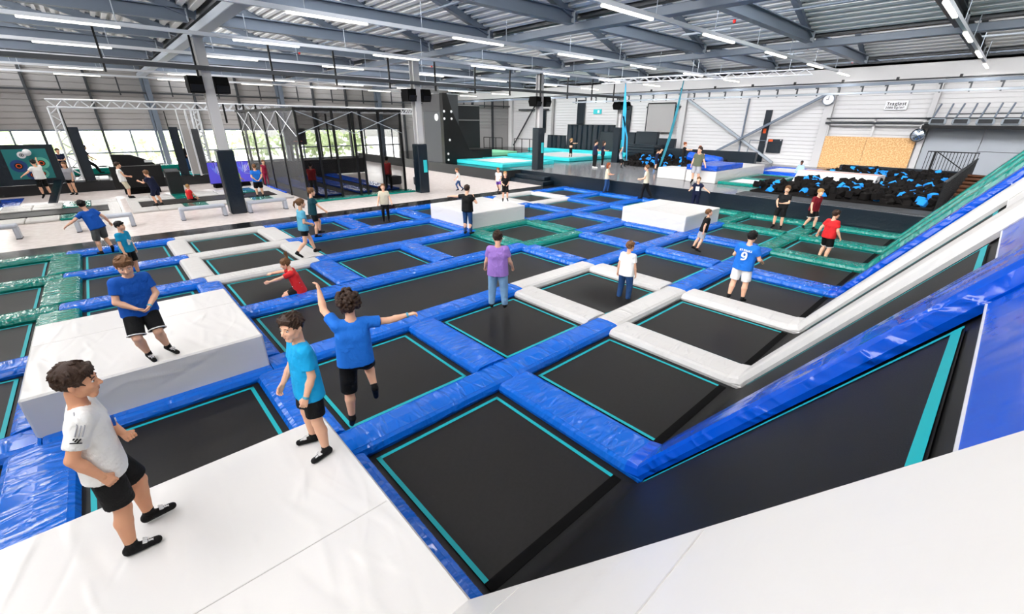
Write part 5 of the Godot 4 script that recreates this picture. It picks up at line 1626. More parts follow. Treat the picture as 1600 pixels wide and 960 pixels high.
func person(label: String, pos: Vector3, h: float, face: float, o: Dictionary) -> Node3D:
	var t := thing("person", label, "person", pos)
	var away := Vector2(pos.x, pos.z).normalized()
	t.rotation.y = atan2(-away.x, -away.y) - deg_to_rad(face)
	var dist := Vector3(pos.x, H - pos.y - h * 0.5, pos.z).length()
	var cell := clampf(dist * 0.0011, 0.0105, 0.03)
	var s: float = h
	var g: float = o.get("girth", 1.0) * h
	var tf: float = o.get("lean", 0.0)
	var ts: float = o.get("side", 0.0)
	var U := (Basis(Vector3.RIGHT, -deg_to_rad(tf)) * Basis(Vector3.BACK, -deg_to_rad(ts))) * Vector3.UP
	var R := (Vector3.RIGHT - U * U.x).normalized()
	var tw := Basis(U, -deg_to_rad(o.get("twist", 0.0)))
	var Rs := tw * R
	var P := Vector3(0, 0.53 * h, 0)
	var ll: Array = o.get("ll", [3, 4, -3, 2])
	var lr: Array = o.get("lr", [3, 4, -3, 2])
	var al: Array = o.get("al", [0, 10, 12, 6])
	var ar: Array = o.get("ar", [0, 10, 12, 6])
	# legs
	var hip := [P - R * 0.055 * g - U * 0.02 * h, P + R * 0.055 * g - U * 0.02 * h]
	var knee := []
	var ank := []
	var toe := []
	var L := [ll, lr]
	var low := 1e9
	for i in 2:
		var sd := -1.0 if i == 0 else 1.0
		var q: Array = L[i]
		knee.append(hip[i] + limb(q[0], q[1], sd) * 0.235 * h)
		ank.append(knee[i] + limb(q[2], q[3], sd) * 0.225 * h)
		var fp: float = q[4] if q.size() > 4 else 0.0 # toes down in degrees
		var fo: float = q[5] if q.size() > 5 else 10.0
		var fd := Basis(Vector3.UP, -deg_to_rad(fo) * sd) * Vector3(0, -sin(deg_to_rad(fp)), -cos(deg_to_rad(fp)))
		toe.append(fd)
		low = minf(low, minf(ank[i].y - 0.045 * h, (ank[i] + fd * 0.1 * h).y - 0.03 * h))
	if o.get("sit", false):
		low = P.y - 0.075 * h
	var lift := Vector3(0, -low, 0)
	var mid := Vector3((ank[0].x + ank[1].x) * 0.5, 0, (ank[0].z + ank[1].z) * 0.5)
	if o.get("sit", false):
		mid = Vector3.ZERO
	lift -= mid
	P += lift
	for i in 2:
		hip[i] += lift
		knee[i] += lift
		ank[i] += lift
	# torso and arms
	var chest := P + U * 0.19 * h
	var nb := P + U * 0.295 * h
	var sh := [nb - Rs * 0.093 * g - U * 0.028 * h, nb + Rs * 0.093 * g - U * 0.028 * h]
	var elb := []
	var wr := []
	var A := [al, ar]
	var tb := Basis(R, U, R.cross(U))
	if o.get("twist", 0.0) != 0.0:
		tb = Basis(Rs, U, Rs.cross(U))
	for i in 2:
		var sd := -1.0 if i == 0 else 1.0
		var q: Array = A[i]
		elb.append(sh[i] + tb * limb(q[0], q[1], sd) * 0.165 * h)
		wr.append(elb[i] + tb * limb(q[2], q[3], sd) * 0.145 * h)
	var skin: String = o.get("skin", "skin")
	var sm := tone(skin, COL[skin])
	var bp := []
	for sd in [-1.0, 1.0]:
		bp.append(cap(P + R * sd * 0.045 * g, chest + Rs * sd * 0.045 * g, 0.058 * g, 0.056 * g, 0.03))
		bp.append(cap(chest + Rs * sd * 0.04 * g, nb + Rs * sd * 0.055 * g - U * 0.05 * h, 0.058 * g, 0.05 * g, 0.03))
	bp.append(cap(sh[0], sh[1], 0.036 * g, 0.036 * g, 0.03))
	var up_head := U.lerp(Vector3.UP, 0.4).normalized()
	var hy := deg_to_rad(o.get("hy", 0.0))
	var hp := deg_to_rad(o.get("hp", 0.0))
	var hb := Basis(Rs, up_head, Rs.cross(up_head)).orthonormalized()
	hb = hb * Basis(Vector3.UP, -hy) * Basis(Vector3.RIGHT, -hp)
	var hh: float = 0.150 * h * o.get("head", 1.0) + 0.022
	var hc := nb + U * 0.035 * h + hb * Vector3(0, 0.0, -0.02 * h)
	bp.append(cap(nb - U * 0.03 * h, nb + U * 0.065 * h, 0.036 * g, 0.032 * h, 0.03))
	for i in 2:
		bp.append(cap(sh[i], elb[i], 0.03 * g, 0.024 * g, 0.012))
		bp.append(cap(elb[i], elb[i].lerp(wr[i], 0.35), 0.024 * g, 0.0245 * g, 0.012))
		bp.append(cap(elb[i].lerp(wr[i], 0.35), wr[i], 0.0245 * g, 0.0155 * h, 0.012))
		bp.append(cap(hip[i], knee[i], 0.054 * g, 0.035 * g, 0.02))
		bp.append(cap(knee[i], knee[i].lerp(ank[i], 0.33) + (toe[i] as Vector3) * -0.008 * h, 0.034 * g, 0.0365 * g, 0.012))
		bp.append(cap(knee[i].lerp(ank[i], 0.33) + (toe[i] as Vector3) * -0.008 * h, ank[i], 0.0365 * g, 0.0215 * h, 0.012))
		bp.append(cap(ank[i] - (toe[i] as Vector3) * 0.016 * h - Vector3(0, 0.02 * h, 0), ank[i] + (toe[i] as Vector3) * 0.095 * h - Vector3(0, 0.026 * h, 0), 0.0225 * h, 0.017 * h, 0.012))
	var body := nets(bp, cell)
	var far_off := dist > 12.0
	body.add(head_shape(0.055 if far_off else 0.026), Transform3D(hb.scaled(Vector3.ONE * hh), hc))
	var hs := 0.098 * h
	for i in 2:
		var sd := -1.0 if i == 0 else 1.0
		var dn: Vector3 = (wr[i] - elb[i]).normalized()
		var curl: float = (o.get("curl", [0.5, 0.5]) as Array)[i]
		var fw: Vector3 = (tb * (o.get("thumb", [Vector3(0.25, 0, -1), Vector3(-0.25, 0, -1)]) as Array)[i])
		var zb := -(fw - dn * fw.dot(dn)).normalized()
		if absf(fw.normalized().dot(dn)) > 0.93:
			fw = tb * Vector3(0, 1, 0)
			zb = -(fw - dn * fw.dot(dn)).normalized()
		var xb := (-dn).cross(zb)
		var hbz := Basis(xb, -dn, zb)
		if i == 0:
			hbz = Basis(-xb, -dn, zb)
		body.add(hand_shape(curl, 0.065 if far_off else 0.035), Transform3D(hbz.scaled(Vector3.ONE * hs), wr[i] - dn * 0.01))
	obj("body", body.done(), sm, t)
	# face
	if dist < 22.0:
		var eyes := mb()
		var irises := mb()
		for sd in [-1.0, 1.0]:
			eyes.add(ball_mesh(0.04), Transform3D(hb * Basis.from_scale(Vector3(1.3, 0.66, 0.8) * hh), hc + hb * Vector3(0.132 * sd, 0.5, -0.33) * hh))
			irises.add(ball_mesh(0.027), Transform3D(hb * Basis.from_scale(Vector3(1.0, 0.9, 0.5) * hh), hc + hb * Vector3(0.132 * sd, 0.5, -0.353) * hh))
		obj("eyes", eyes.done(), M.white_paint, t)
		obj("irises", irises.done(), M.black, t)
		var hairc0: String = o.get("hairc", "hair_brown")
		obj("eyebrows", mb().tube(PackedVector3Array([hc + hb * Vector3(-0.2, 0.575, -0.325) * hh, hc + hb * Vector3(-0.13, 0.605, -0.36) * hh, hc + hb * Vector3(-0.06, 0.59, -0.37) * hh]), 0.016 * hh, 6).tube(PackedVector3Array([hc + hb * Vector3(0.2, 0.575, -0.325) * hh, hc + hb * Vector3(0.13, 0.605, -0.36) * hh, hc + hb * Vector3(0.06, 0.59, -0.37) * hh]), 0.016 * hh, 6).done(), tone(hairc0, COL[hairc0]), t)
		obj("lips", mb().tube(PackedVector3Array([hc + hb * Vector3(-0.095, 0.225, -0.345) * hh, hc + hb * Vector3(0, 0.222, -0.375) * hh, hc + hb * Vector3(0.095, 0.225, -0.345) * hh]), 0.02 * hh, 6).done(), mat("lip", Color(0.66, 0.34, 0.3), 0.5) if not M.has("lip") else M.lip, t)
	var hairc: String = o.get("hairc", "hair_brown")
	obj("hair", mb().add(hair_shape(o.get("hair", "short"), 0.055 if far_off else 0.028), Transform3D(hb.scaled(Vector3.ONE * hh), hc)).done(), tone(hairc, COL[hairc]), t)
	# shirt
	var tp := []
	var hem: float = o.get("hem", 0.045) * h
	var hemcut := [-U, -(U.dot(P - U * hem))]
	for sd in [-1.0, 1.0]:
		tp.append(cap(P + R * sd * 0.05 * g - U * 0.1 * h, chest + Rs * sd * 0.05 * g, 0.083 * g, 0.068 * g, 0.03, [hemcut]))
		tp.append(cap(chest + Rs * sd * 0.046 * g, nb + Rs * sd * 0.055 * g - U * 0.052 * h, 0.066 * g, 0.056 * g, 0.03))
	tp.append(cap(sh[0], sh[1], 0.043 * g, 0.043 * g, 0.03))
	tp.append(cap(P - U * 0.1 * h, chest, 0.086 * g, 0.073 * g, 0.03, [hemcut]))
	tp.append(cap(chest, nb - U * 0.045 * h, 0.073 * g, 0.055 * g, 0.03))
	var sl: float = o.get("sleeve", 0.62)
	for i in 2:
		if sl > 0.0:
			var u: Vector3 = (elb[i] - sh[i]).normalized()
			var e: Vector3 = sh[i] + (elb[i] - sh[i]) * minf(sl, 1.0)
			tp.append(cap(sh[i], e + u * (0.0 if sl > 1.0 else 0.06), 0.044 * g, 0.041 * g, 0.02, [] if sl > 1.0 else [[u, u.dot(e)]]))
			if sl > 1.0:
				tp.append(cap(elb[i], wr[i], 0.034 * g, 0.026 * g, 0.015))
	# neckline opening
	tp.append([0, nb - U * 0.005 * h, nb + U * 0.2 * h, 0.037 * g, 0.05 * g, -0.01, []])
	var shirt: String = o.get("shirt", "white")
	var top := obj("shirt", nets(tp, cell * 1.05).done(), tone("cloth_" + shirt, COL[shirt]), t)
	if o.has("print"):
		o.print.call(top, P, U, Rs, tb, h, g, sh, elb, chest)
	# shorts or trousers
	var qp := []
	var low_: String = o.get("low", "black")
	var cut: float = o.get("cut", 0.78)
	qp.append(cap(hip[0] + U * 0.012 * h, hip[1] + U * 0.012 * h, 0.066 * g, 0.066 * g, 0.02, [[U, U.dot(P + U * 0.03 * h)]]))
	for i in 2:
		var u: Vector3 = (knee[i] - hip[i]).normalized()
		var w: Vector3 = (ank[i] - knee[i]).normalized()
		if cut <= 1.0:
			var e: Vector3 = hip[i] + (knee[i] - hip[i]) * cut
			qp.append(cap(hip[i], e + u * 0.08, 0.063 * g, 0.058 * g, 0.02, [[u, u.dot(e)]]))
		else:
			var fit: float = 0.006 if o.get("tight", false) else 0.014
			qp.append(cap(hip[i], knee[i], (0.054 + fit) * g, (0.036 + fit) * g, 0.025))
			var e: Vector3 = ank[i] - w * 0.01
			qp.append(cap(knee[i], e + w * 0.05, (0.036 + fit) * g, (0.024 + fit) * g, 0.015, [[w, w.dot(e)]]))
	var bot := obj("shorts" if cut <= 1.0 else "trousers", nets(qp, cell * 1.05).done(), tone("cloth_" + low_, COL[low_]), t)
	if o.has("hemline"):
		for i in 2:
			var u: Vector3 = (knee[i] - hip[i]).normalized()
			obj("hem_stripe", mb().tube(ring(hip[i] + (knee[i] - hip[i]) * (cut - 0.015), 0.0615 * g, u, 24), 0.008).done(), tone("cloth_white", COL.white), bot)
	# socks
	var fk := 0
	for i in 2:
		var d: Vector3 = toe[i]
		var w: Vector3 = (ank[i] - knee[i]).normalized()
		var r := o.get("bulk", 0.005) as float
		var sp := [cap(ank[i] - w * 0.055 * h, ank[i], 0.022 * h + r, 0.022 * h + r, 0.01, [[-w, -w.dot(ank[i] - w * 0.035 * h)]]),
			cap(ank[i] - d * 0.016 * h - Vector3(0, 0.02 * h, 0), ank[i] + d * 0.095 * h - Vector3(0, 0.026 * h, 0), 0.0225 * h + r, 0.0165 * h + r, 0.02)]
		var sc: String = o.get("socks", "black")
		var sk := obj("sock" if r < 0.01 else "shoe", nets(sp, minf(cell, 0.016)).done(), tone("cloth_" + sc, COL[sc]), t)
		if dist < 9.0 and sc == "black":
			var at: Vector3 = ank[i] + d * 0.045 * h + Vector3(0, 0.0, 0)
			var bz_ := Basis(d.cross(Vector3.UP).normalized(), -d, Vector3.UP) * Basis(Vector3.RIGHT, 0.22)
			text("print", "WU", 0.032, M.white_paint, sk, at + Vector3(0, 0.003, 0) + d * 0.012, bz_, 0.01)
			text("print", "FI", 0.032, M.white_paint, sk, at - Vector3(0, 0.007, 0) + d * 0.045, bz_, 0.01)
	if o.has("band"):
		var i: int = o.band
		var w: Vector3 = (wr[i] - elb[i]).normalized()
		obj("wristband", mb().lathe(PackedVector2Array([Vector2(0.019 * h, -0.012), Vector2(0.0205 * h, 0), Vector2(0.019 * h, 0.012)]), wr[i] - w * 0.012, Basis(w.cross(Vector3.FORWARD).normalized(), w, w.cross(w.cross(Vector3.FORWARD)).normalized()), 16).done(), tone("cloth_sky", COL.sky), t)
	return t

func print_on(top: Node3D, at: Vector3, dirn: Vector3, up: Vector3, lines: Array) -> void: # lettering on the back or front: [text, size, height]
	var z := dirn.normalized()
	var x := up.cross(z).normalized()
	for l in lines:
		text("print", l[0], l[1], tone("cloth_white", COL.white), top, at + up * l[2], Basis(x, z.cross(x), z), 0.012)

func people() -> void:
	T.hairbump = noise_tex(61, 0.05, true, 10.0, FastNoiseLite.TYPE_SIMPLEX_SMOOTH, FastNoiseLite.FRACTAL_FBM, 256)
	T.clothbump = noise_tex(62, 0.02, true, 8.0, FastNoiseLite.TYPE_SIMPLEX_SMOOTH, FastNoiseLite.FRACTAL_FBM, 256, null, 30.0)
	var p: Node3D
	# --- near boys
	person("boy in white football shirt and black shorts on the near platform, pulling his shirt", Vector3(-3.81, 0.7, 0.52), 1.57, 98, {
		"shirt": "white", "low": "black", "cut": 0.86, "hem": 0.06, "skin": "skin_tan", "hair": "short", "hy": 12, "hp": 3, "lean": 2, "girth": 1.0, "sleeve": 0.72,
		"ll": [20, 5, -4, 2, 0, 6], "lr": [2, 5, -7, 3, 0, 4], "ar": [-24, 16, 28, 2], "al": [14, 16, 64, -60], "curl": [1.0, 0.85],
		"print": func(top, P, U, Rs, tb, h, g, sh, elb, chest):
			var d: Vector3 = (elb[1] - sh[1]).normalized()
			var o: Vector3 = (Rs - d * Rs.dot(d)).normalized()
			var f := d.cross(o)
			for i in 3:
				obj("stripe_logo", mb().box(sh[1] + d * (0.105 + 0.006 * i) + o * 0.0475 * h + f * (0.02 - 0.013 * i), Vector3(0.008, 0.012 + 0.011 * i, 0.006), Basis(f, -d, o) * Basis(Vector3.BACK, 0.5)).done(), M.black, top)
			obj("stripe_logo", mb().box(sh[1] + d * 0.13 + o * 0.0475 * h + f * 0.005, Vector3(0.06, 0.006, 0.006), Basis(f, -d, o)).done(), M.black, top)
			for i in 3:
				obj("shoulder_stripe", mb().tube(PackedVector3Array([sh[1] + U * 0.043 * h + Rs * 0.0 + f * (0.018 * (i - 1)), sh[1] + U * 0.038 * h + Rs * 0.025 + f * (0.018 * (i - 1)), sh[1] + d * 0.02 + o * 0.045 * h + f * (0.018 * (i - 1)), sh[1] + d * 0.09 + o * 0.0455 * h + f * (0.018 * (i - 1))]), 0.004, 6).done(), tone("cloth_palegrey", COL.palegrey), top)
			obj("badge", mb().box(chest + Rs * -0.03 - tb.z * 0.084 * g - U * 0.04, Vector3(0.055, 0.06, 0.016), tb).done(), tone("cloth_blue", COL.blue), top)
			print_on(top, chest - Rs * 0.03 - tb.z * 0.09 * g, -tb.z, U, [["S", 0.03, -0.035]])
			print_on(top, chest + Rs * 0.09 + tb.z * 0.035 * g + U * 0.03, Rs, U, [])})
	person("boy in dark blue T-shirt and black shorts stepping on the white block, hands joined", Vector3(-7.35, 0.7, 0.07), 1.53, 166, {
		"shirt": "blue", "low": "black", "cut": 0.92, "hem": 0.05, "hair": "fringe", "hairc": "hair_light", "girth": 1.08, "hy": 14, "hp": 14, "hemline": true, "lean": 4,
		"ll": [34, -4, -24, 14, 20, 20], "lr": [28, 12, -20, -14, 10, 0], "al": [14, 14, 44, -42], "ar": [16, 16, 46, -44], "curl": [0.6, 0.6], "band": 0})
	person("boy in cyan T-shirt and black shorts standing on the near white platform, looking left", Vector3(-3.9, 0.7, -0.92), 1.5, 258, {
		"shirt": "cyan", "low": "black", "cut": 0.78, "hem": 0.075, "hair": "short", "hairc": "hair_brown", "hy": -28, "hp": 4, "girth": 1.0, "sleeve": 0.7,
		"ll": [2, 7, -4, 3, 0, 16], "lr": [6, 7, -3, 3, 0, 16], "al": [-2, 9, 24, 2], "ar": [14, 8, 34, -4], "curl": [0.5, 0.5], "band": 0})
	person("curly haired boy in blue T-shirt jumping with both arms spread, seen from behind", Vector3(-4.43, 0.30, -1.62), 1.62, -4, {
		"shirt": "cobalt", "low": "black", "cut": 1.0, "hem": 0.03, "hair": "curly", "hairc": "hair_brown", "side": 2, "lean": 6, "hy": -10,
		"ll": [4, 5, -6, 3, 50, 6], "lr": [56, 10, -58, 2, 60, 6], "al": [128, 24, 150, 4], "ar": [10, 86, 20, 100], "curl": [0.4, 0.7], "band": 1})
	person("girl in red T-shirt with flying ponytail landing on a trampoline, arms stretched left", Vector3(-10.3, -0.3, -2.6), 1.5, 278, {
		"shirt": "red", "low": "black", "cut": 0.7, "hair": "flying", "hairc": "hair_light", "lean": 15, "hem": 0.08, "hp": 6,
		"ll": [72, 5, -44, 2, 20], "lr": [68, 5, -40, 2, 20], "al": [88, 12, 92, 4], "ar": [96, 18, 98, 8], "curl": [0.3, 0.3],
		"print": func(top, P, U, Rs, tb, h, g, sh, elb, chest):
			for q in [[-0.06, 0.01], [0.05, 0.03]]:
				var a: Vector3 = P - Rs * 0.0 + U * (0.06 + q[1]) - Rs * (0.095) * g + tb.z * q[0]
				obj("flower_print", mb().bar(a - U * 0.06 - tb.z * 0.04, a + U * 0.06 + tb.z * 0.04, 0.01, 0.012).bar(a - U * 0.05 + tb.z * 0.04, a + U * 0.05 - tb.z * 0.04, 0.01, 0.012).done(), tone("cloth_white", COL.white), top)})
	# --- left rows
	person("boy in blue T-shirt and grey shorts leaning left on the outermost blue pad", Vector3(-17.3, 0.1, 0.5), 1.56, 338, {
		"shirt": "blue", "low": "grey", "cut": 1.0, "side": -8, "lean": 14, "hair": "short", "hairc": "hair_dark",
		"ll": [10, 3, -6, 2], "lr": [24, 8, -30, 4, 50], "al": [20, 62, 48, 58], "ar": [-10, 30, 20, 20]})
	person("boy with glasses in turquoise T-shirt behind the boy on the white block", Vector3(-14.5, 0.0, 0.05), 1.42, 128, {
		"shirt": "turquoise", "low": "black", "cut": 0.9, "hair": "short", "hairc": "hair_dark", "hy": -6, "al": [4, 12, 10, 6], "ar": [4, 12, 16, 8],
		"print": func(top, P, U, Rs, tb, h, g, sh, elb, chest):
			obj("cartoon_print", mb().box(chest - tb.z * 0.086 * g - U * 0.06, Vector3(0.13, 0.06, 0.012), tb * Basis(Vector3.BACK, 0.5)).box(chest - tb.z * 0.088 * g - U * 0.1 + Rs * 0.03, Vector3(0.06, 0.1, 0.012), tb).done(), tone("cloth_white", COL.white), top)})
	# --- field
	person("boy in lavender T-shirt and pale jeans seen from behind on the long trampoline", Vector3(-6.45, 0.13, -5.52), 1.62, 4, {
		"shirt": "lavender", "low": "paledenim", "cut": 1.2, "hem": 0.07, "hair": "short", "girth": 1.05, "al": [8, 16, 40, 12], "ar": [8, 18, 40, 14], "ll": [4, 4, -4, 3, 12], "lr": [0, 5, -3, 3, 12], "hp": 4})
	person("boy in white T-shirt and dark jeans on the white framed trampoline, seen from behind", Vector3(-5.32, -0.2, -8.55), 1.46, 24, {
		"shirt": "white", "low": "denim", "cut": 1.2, "hem": 0.06, "hair": "short", "hairc": "hair_light", "hy": 16, "al": [-8, 12, 6, 8], "ar": [4, 10, 14, 6], "ll": [4, 5, -6, 2], "lr": [2, 5, -6, 2]})
	person("boy in blue jersey with white number 9 and white shorts, seen from behind", Vector3(-3.3, 0.06, -10.0), 1.56, 14, {
		"shirt": "cobalt", "low": "white", "cut": 0.85, "hem": 0.05, "hair": "short", "hairc": "hair_dark", "girth": 1.08, "side": 3, "lean": 2, "al": [14, 22, 78, 0], "ar": [12, 26, 70, 6], "curl": [0.9, 0.9], "ll": [2, 5, -10, 3, 14], "lr": [6, 5, -8, 3, 14],
		"print": func(top, P, U, Rs, tb, h, g, sh, elb, chest):
			print_on(top, chest + tb.z * 0.088 * g, tb.z, U, [["9", 0.20, -0.06], ["ST PAULI", 0.045, 0.07]])})
	person("small boy in black T-shirt and grey shorts leaning into a jump", Vector3(-5.95, 0.04, -13.4), 1.3, 74, {
		"shirt": "black", "low": "palegrey", "cut": 0.8, "hair": "short", "hairc": "hair_light", "lean": 10, "hp": -22, "ll": [-14, 4, -24, 2, 20], "lr": [-4, 4, -20, 2, 20], "al": [-10, 8, 10, 4], "ar": [-14, 8, 6, 4]})
	person("woman in black T-shirt and jeans stretching her left arm sideways before the middle block", Vector3(-12.2, 0.12, -9.05), 1.66, 28, {
		"shirt": "black", "low": "denim", "cut": 1.2, "tight": true, "hair": "short", "hairc": "hair_brown", "hy": -10, "al": [20, 82, 24, 88], "ar": [10, 42, 150, -40], "ll": [2, 2, -3, 1], "lr": [2, 2, -3, 1]})
	person("small child in black football kit hopping on the middle white block", Vector3(-13.6, 0.78, -12.05), 1.1, 172, {
		"shirt": "black", "low": "black", "cut": 0.9, "hair": "buzz", "hairc": "hair_blond", "head": 1.15, "ll": [16, 5, -20, 2, 30], "lr": [12, 5, -16, 2, 30], "al": [10, 14, 60, -30], "ar": [20, 20, 70, -20]})
	person("girl in light blue top and black shorts walking on the white pads, ponytail", Vector3(-13.2, 0.12, -3.85), 1.65, 72, {
		"shirt": "sky", "low": "black", "cut": 0.5, "hair": "pony", "hairc": "hair_light", "slim": 0.96, "girth": 0.92, "ll": [28, 3, 14, 2], "lr": [-8, 4, -48, 2, 40], "al": [10, 8, 60, -10], "ar": [-4, 10, 68, -20], "lean": 2})
	person("girl in dark teal T-shirt stepping behind the ponytailed girl, arm swinging forward", Vector3(-15.3, 0.12, -4.95), 1.6, 74, {
		"shirt": "tealdark", "low": "black", "cut": 0.7, "hair": "bun", "hairc": "hair_light", "girth": 0.95, "ll": [34, 4, -6, 2], "lr": [6, 4, -12, 2], "al": [-10, 12, 10, 8], "ar": [36, 16, 50, 10], "lean": 4})
	person("boy in cream T-shirt and black trousers bouncing near the black floor strip", Vector3(-16.9, -0.12, -8.3), 1.5, 176, {
		"shirt": "cream", "low": "black", "cut": 1.2, "tight": true, "hair": "short", "hairc": "hair_light", "hp": -14, "al": [12, 20, 40, 12], "ar": [10, 20, 34, 14], "ll": [8, 2, -10, 1, 20], "lr": [4, 2, -8, 1, 20]})
	# --- back rows
	person("woman in pale T-shirt and blue jeans with folded arms before the navy step", Vector3(-15.0, 0.1, -20.95), 1.62, 98, {
		"shirt": "cream", "low": "denim", "cut": 1.2, "hair": "long", "hairc": "hair_red", "al": [24, 8, 88, -40], "ar": [24, 8, 84, -42], "ll": [14, 3, -4, 2], "lr": [-4, 4, -12, 2]})
	person("youth in pale green T-shirt and black trousers walking left along the back pads", Vector3(-12.3, 0.12, -20.8), 1.68, 278, {
		"shirt": "cream", "low": "black", "cut": 1.2, "hair": "short", "hairc": "hair_light", "ll": [18, 3, 4, 2], "lr": [-16, 3, -30, 2, 30], "al": [16, 10, 80, -6], "ar": [8, 10, 70, -8], "lean": 3})
	person("boy in navy T-shirt with white print, arms out, behind the far white block", Vector3(-9.4, 0.0, -20.3), 1.5, 176, {
		"shirt": "navy", "low": "navy", "cut": 1.2, "hair": "short", "hairc": "hair_light", "al": [20, 44, 34, 54], "ar": [30, 30, 80, 20],
		"print": func(top, P, U, Rs, tb, h, g, sh, elb, chest):
			obj("white_print", mb().box(chest - tb.z * 0.084 * g - U * 0.06, Vector3(0.16, 0.2, 0.016), tb, 0.005).done(), tone("cloth_white", COL.white), top)})
	person("boy all in black with one arm across his belly, on the green framed field", Vector3(-5.45, -0.02, -19.3), 1.6, 196, {
		"shirt": "black", "low": "black", "cut": 0.95, "hair": "short", "hairc": "hair_light", "lean": -2, "side": -4, "al": [12, 12, 74, -50], "ar": [8, 16, 50, -24], "ll": [4, 5, -6, 2, 14], "lr": [10, 6, -10, 2, 14]})
	person("blond boy in dark red jersey walking on the green pads", Vector3(-4.4, 0.12, -19.35), 1.5, 134, {
		"shirt": "darkred", "low": "black", "cut": 0.8, "hair": "short", "hairc": "hair_blond", "hemline": true, "lean": 6, "al": [-10, 14, 10, 8], "ar": [10, 16, 30, 8], "ll": [20, 4, -4, 2], "lr": [6, 4, -30, 2, 20]})
	person("boy in bright red T-shirt and black shorts bouncing between green pads by the ramp", Vector3(-3.1, -0.2, -16.2), 1.58, 42, {
		"shirt": "red", "low": "black", "cut": 0.85, "hemline": true, "hair": "short", "hairc": "hair_brown", "al": [-20, 26, 4, 20], "ar": [6, 16, 30, 10], "ll": [18, 8, -16, 2, 10], "lr": [2, 6, -12, 2, 10], "girth": 1.05})
	# --- deck
	person("man in olive T-shirt and pale shorts leaning on the vault block", Vector3(-11.3, 0.78, -23.95), 1.82, 190, {
		"shirt": "olive", "low": "palegrey", "cut": 0.98, "hair": "short", "hairc": "hair_brown", "side": -4, "al": [0, 26, 20, 30], "ar": [8, 12, 14, 6], "ll": [4, 8, -4, 2], "lr": [10, 2, -24, 2, 30], "girth": 1.05, "hy": 30, "bulk": 0.014})
	person("girl in pink top standing left of the man in olive", Vector3(-12.3, 1.38, -26.0), 1.2, 100, {
		"shirt": "pink", "low": "black", "cut": 1.2, "sleeve": 0.2, "hair": "long", "hairc": "hair_red", "ar": [40, 20, 80, 0], "al": [30, 10, 60, 0]})
	person("woman with raised red hair behind the girl in pink", Vector3(-13.3, 1.38, -26.1), 1.35, 90, {
		"shirt": "black", "low": "black", "cut": 1.2, "hair": "bun", "hairc": "hair_red", "ar": [60, 12, 90, -10], "al": [60, 12, 90, -10]})
	person("man in navy T-shirt with folded arms watching beside the fourth column", Vector3(-20.1, 0.78, -26.4), 1.85, 70, {
		"shirt": "navy", "low": "black", "cut": 1.2, "hair": "short", "hairc": "hair_dark", "al": [24, 8, 88, -40], "ar": [24, 8, 84, -42], "girth": 1.1, "socks": "white", "bulk": 0.014})
	person("woman in navy polo shirt standing close behind the watching man", Vector3(-20.3, 0.78, -27.6), 1.75, 90, {
		"shirt": "navy", "low": "black", "cut": 1.2, "hair": "long", "hairc": "hair_brown", "al": [24, 8, 88, -40], "ar": [24, 8, 84, -42], "socks": "white", "bulk": 0.014})
	person("girl in black leggings and cropped top standing on the aqua air mat", Vector3(-25.6, 0.97, -30.2), 1.55, 60, {
		"shirt": "black", "low": "black", "cut": 1.2, "tight": true, "hem": -0.14, "hair": "pony", "hairc": "hair_blond", "sleeve": 0.2, "al": [70, 20, 100, -10], "ar": [76, 10, 96, -6], "socks": "cream", "ll": [2, 8, -2, 5], "lr": [2, 8, -2, 5]})
	person("child in grey top hanging in the light blue sling above the foam", Vector3(-17.75, 0.95, -26.5), 1.2, 100, {
		"shirt": "palegrey", "low": "black", "cut": 1.2, "tight": true, "hair": "short", "hairc": "hair_brown", "al": [150, 10, 160, 0], "ar": [150, 10, 160, 0], "ll": [50, 6, 10, 4, 20], "lr": [30, 6, -10, 4, 20], "lean": -10})
	person("child in dark clothes holding the teal sling at the foam pit", Vector3(-15.9, 0.9, -27.6), 1.25, 80, {
		"shirt": "navy", "low": "navy", "cut": 0.9, "hair": "short", "hairc": "hair_brown", "al": [120, 20, 150, 0], "ar": [120, 20, 150, 0]})
	person("child in light blue clothes sitting on the blue rimmed deck trampoline", Vector3(-8.6, 1.0, -32.2), 1.25, 190, {
		"shirt": "paleblue", "low": "paleblue", "cut": 1.2, "sleeve": 1.2, "skin": "skin_dark", "hair": "short", "hairc": "hair_dark", "sit": true, "ll": [84, 18, 20, 0], "lr": [84, 18, 20, 0], "al": [10, 22, 50, -10], "ar": [10, 22, 40, 6]})
	# --- walkway and play zone
	person("small girl in white top and blue leggings running on the walkway", Vector3(-20.8, 0.1, -15.0), 1.27, 256, {
		"shirt": "white", "low": "denim", "cut": 1.2, "tight": true, "hair": "pony", "hairc": "hair_light", "ll": [40, 3, -20, 2, 10], "lr": [-10, 3, -40, 2, 40], "al": [30, 14, 60, 0], "ar": [-30, 14, 10, 0], "lean": 10})
	person("girl in purple shorts running behind the middle block", Vector3(-19.0, 0.1, -16.4), 1.38, 200, {
		"shirt": "white", "low": "purple", "cut": 0.7, "hair": "pony", "hairc": "hair_red", "ll": [24, 3, -4, 2], "lr": [-18, 10, -50, 2, 40], "al": [30, 14, 80, 0], "ar": [-20, 14, 30, 0], "lean": 12})
	person("man in red T-shirt and black trousers standing in the net cage by the green border", Vector3(-23.45, 0.18, -11.9), 1.76, 20, {
		"shirt": "red", "low": "black", "cut": 1.2, "hair": "short", "hairc": "hair_dark", "al": [2, 8, 12, 2], "ar": [2, 8, 20, 0], "lr": [8, 5, -8, 3]})
	person("person in red top and grey trousers behind the corner posts of the net cage", Vector3(-24.2, 0.16, -8.0), 1.6, 10, {
		"shirt": "red", "low": "grey", "cut": 1.2, "hair": "short", "hairc": "hair_dark", "al": [10, 10, 80, -20], "ar": [10, 10, 80, -20]})
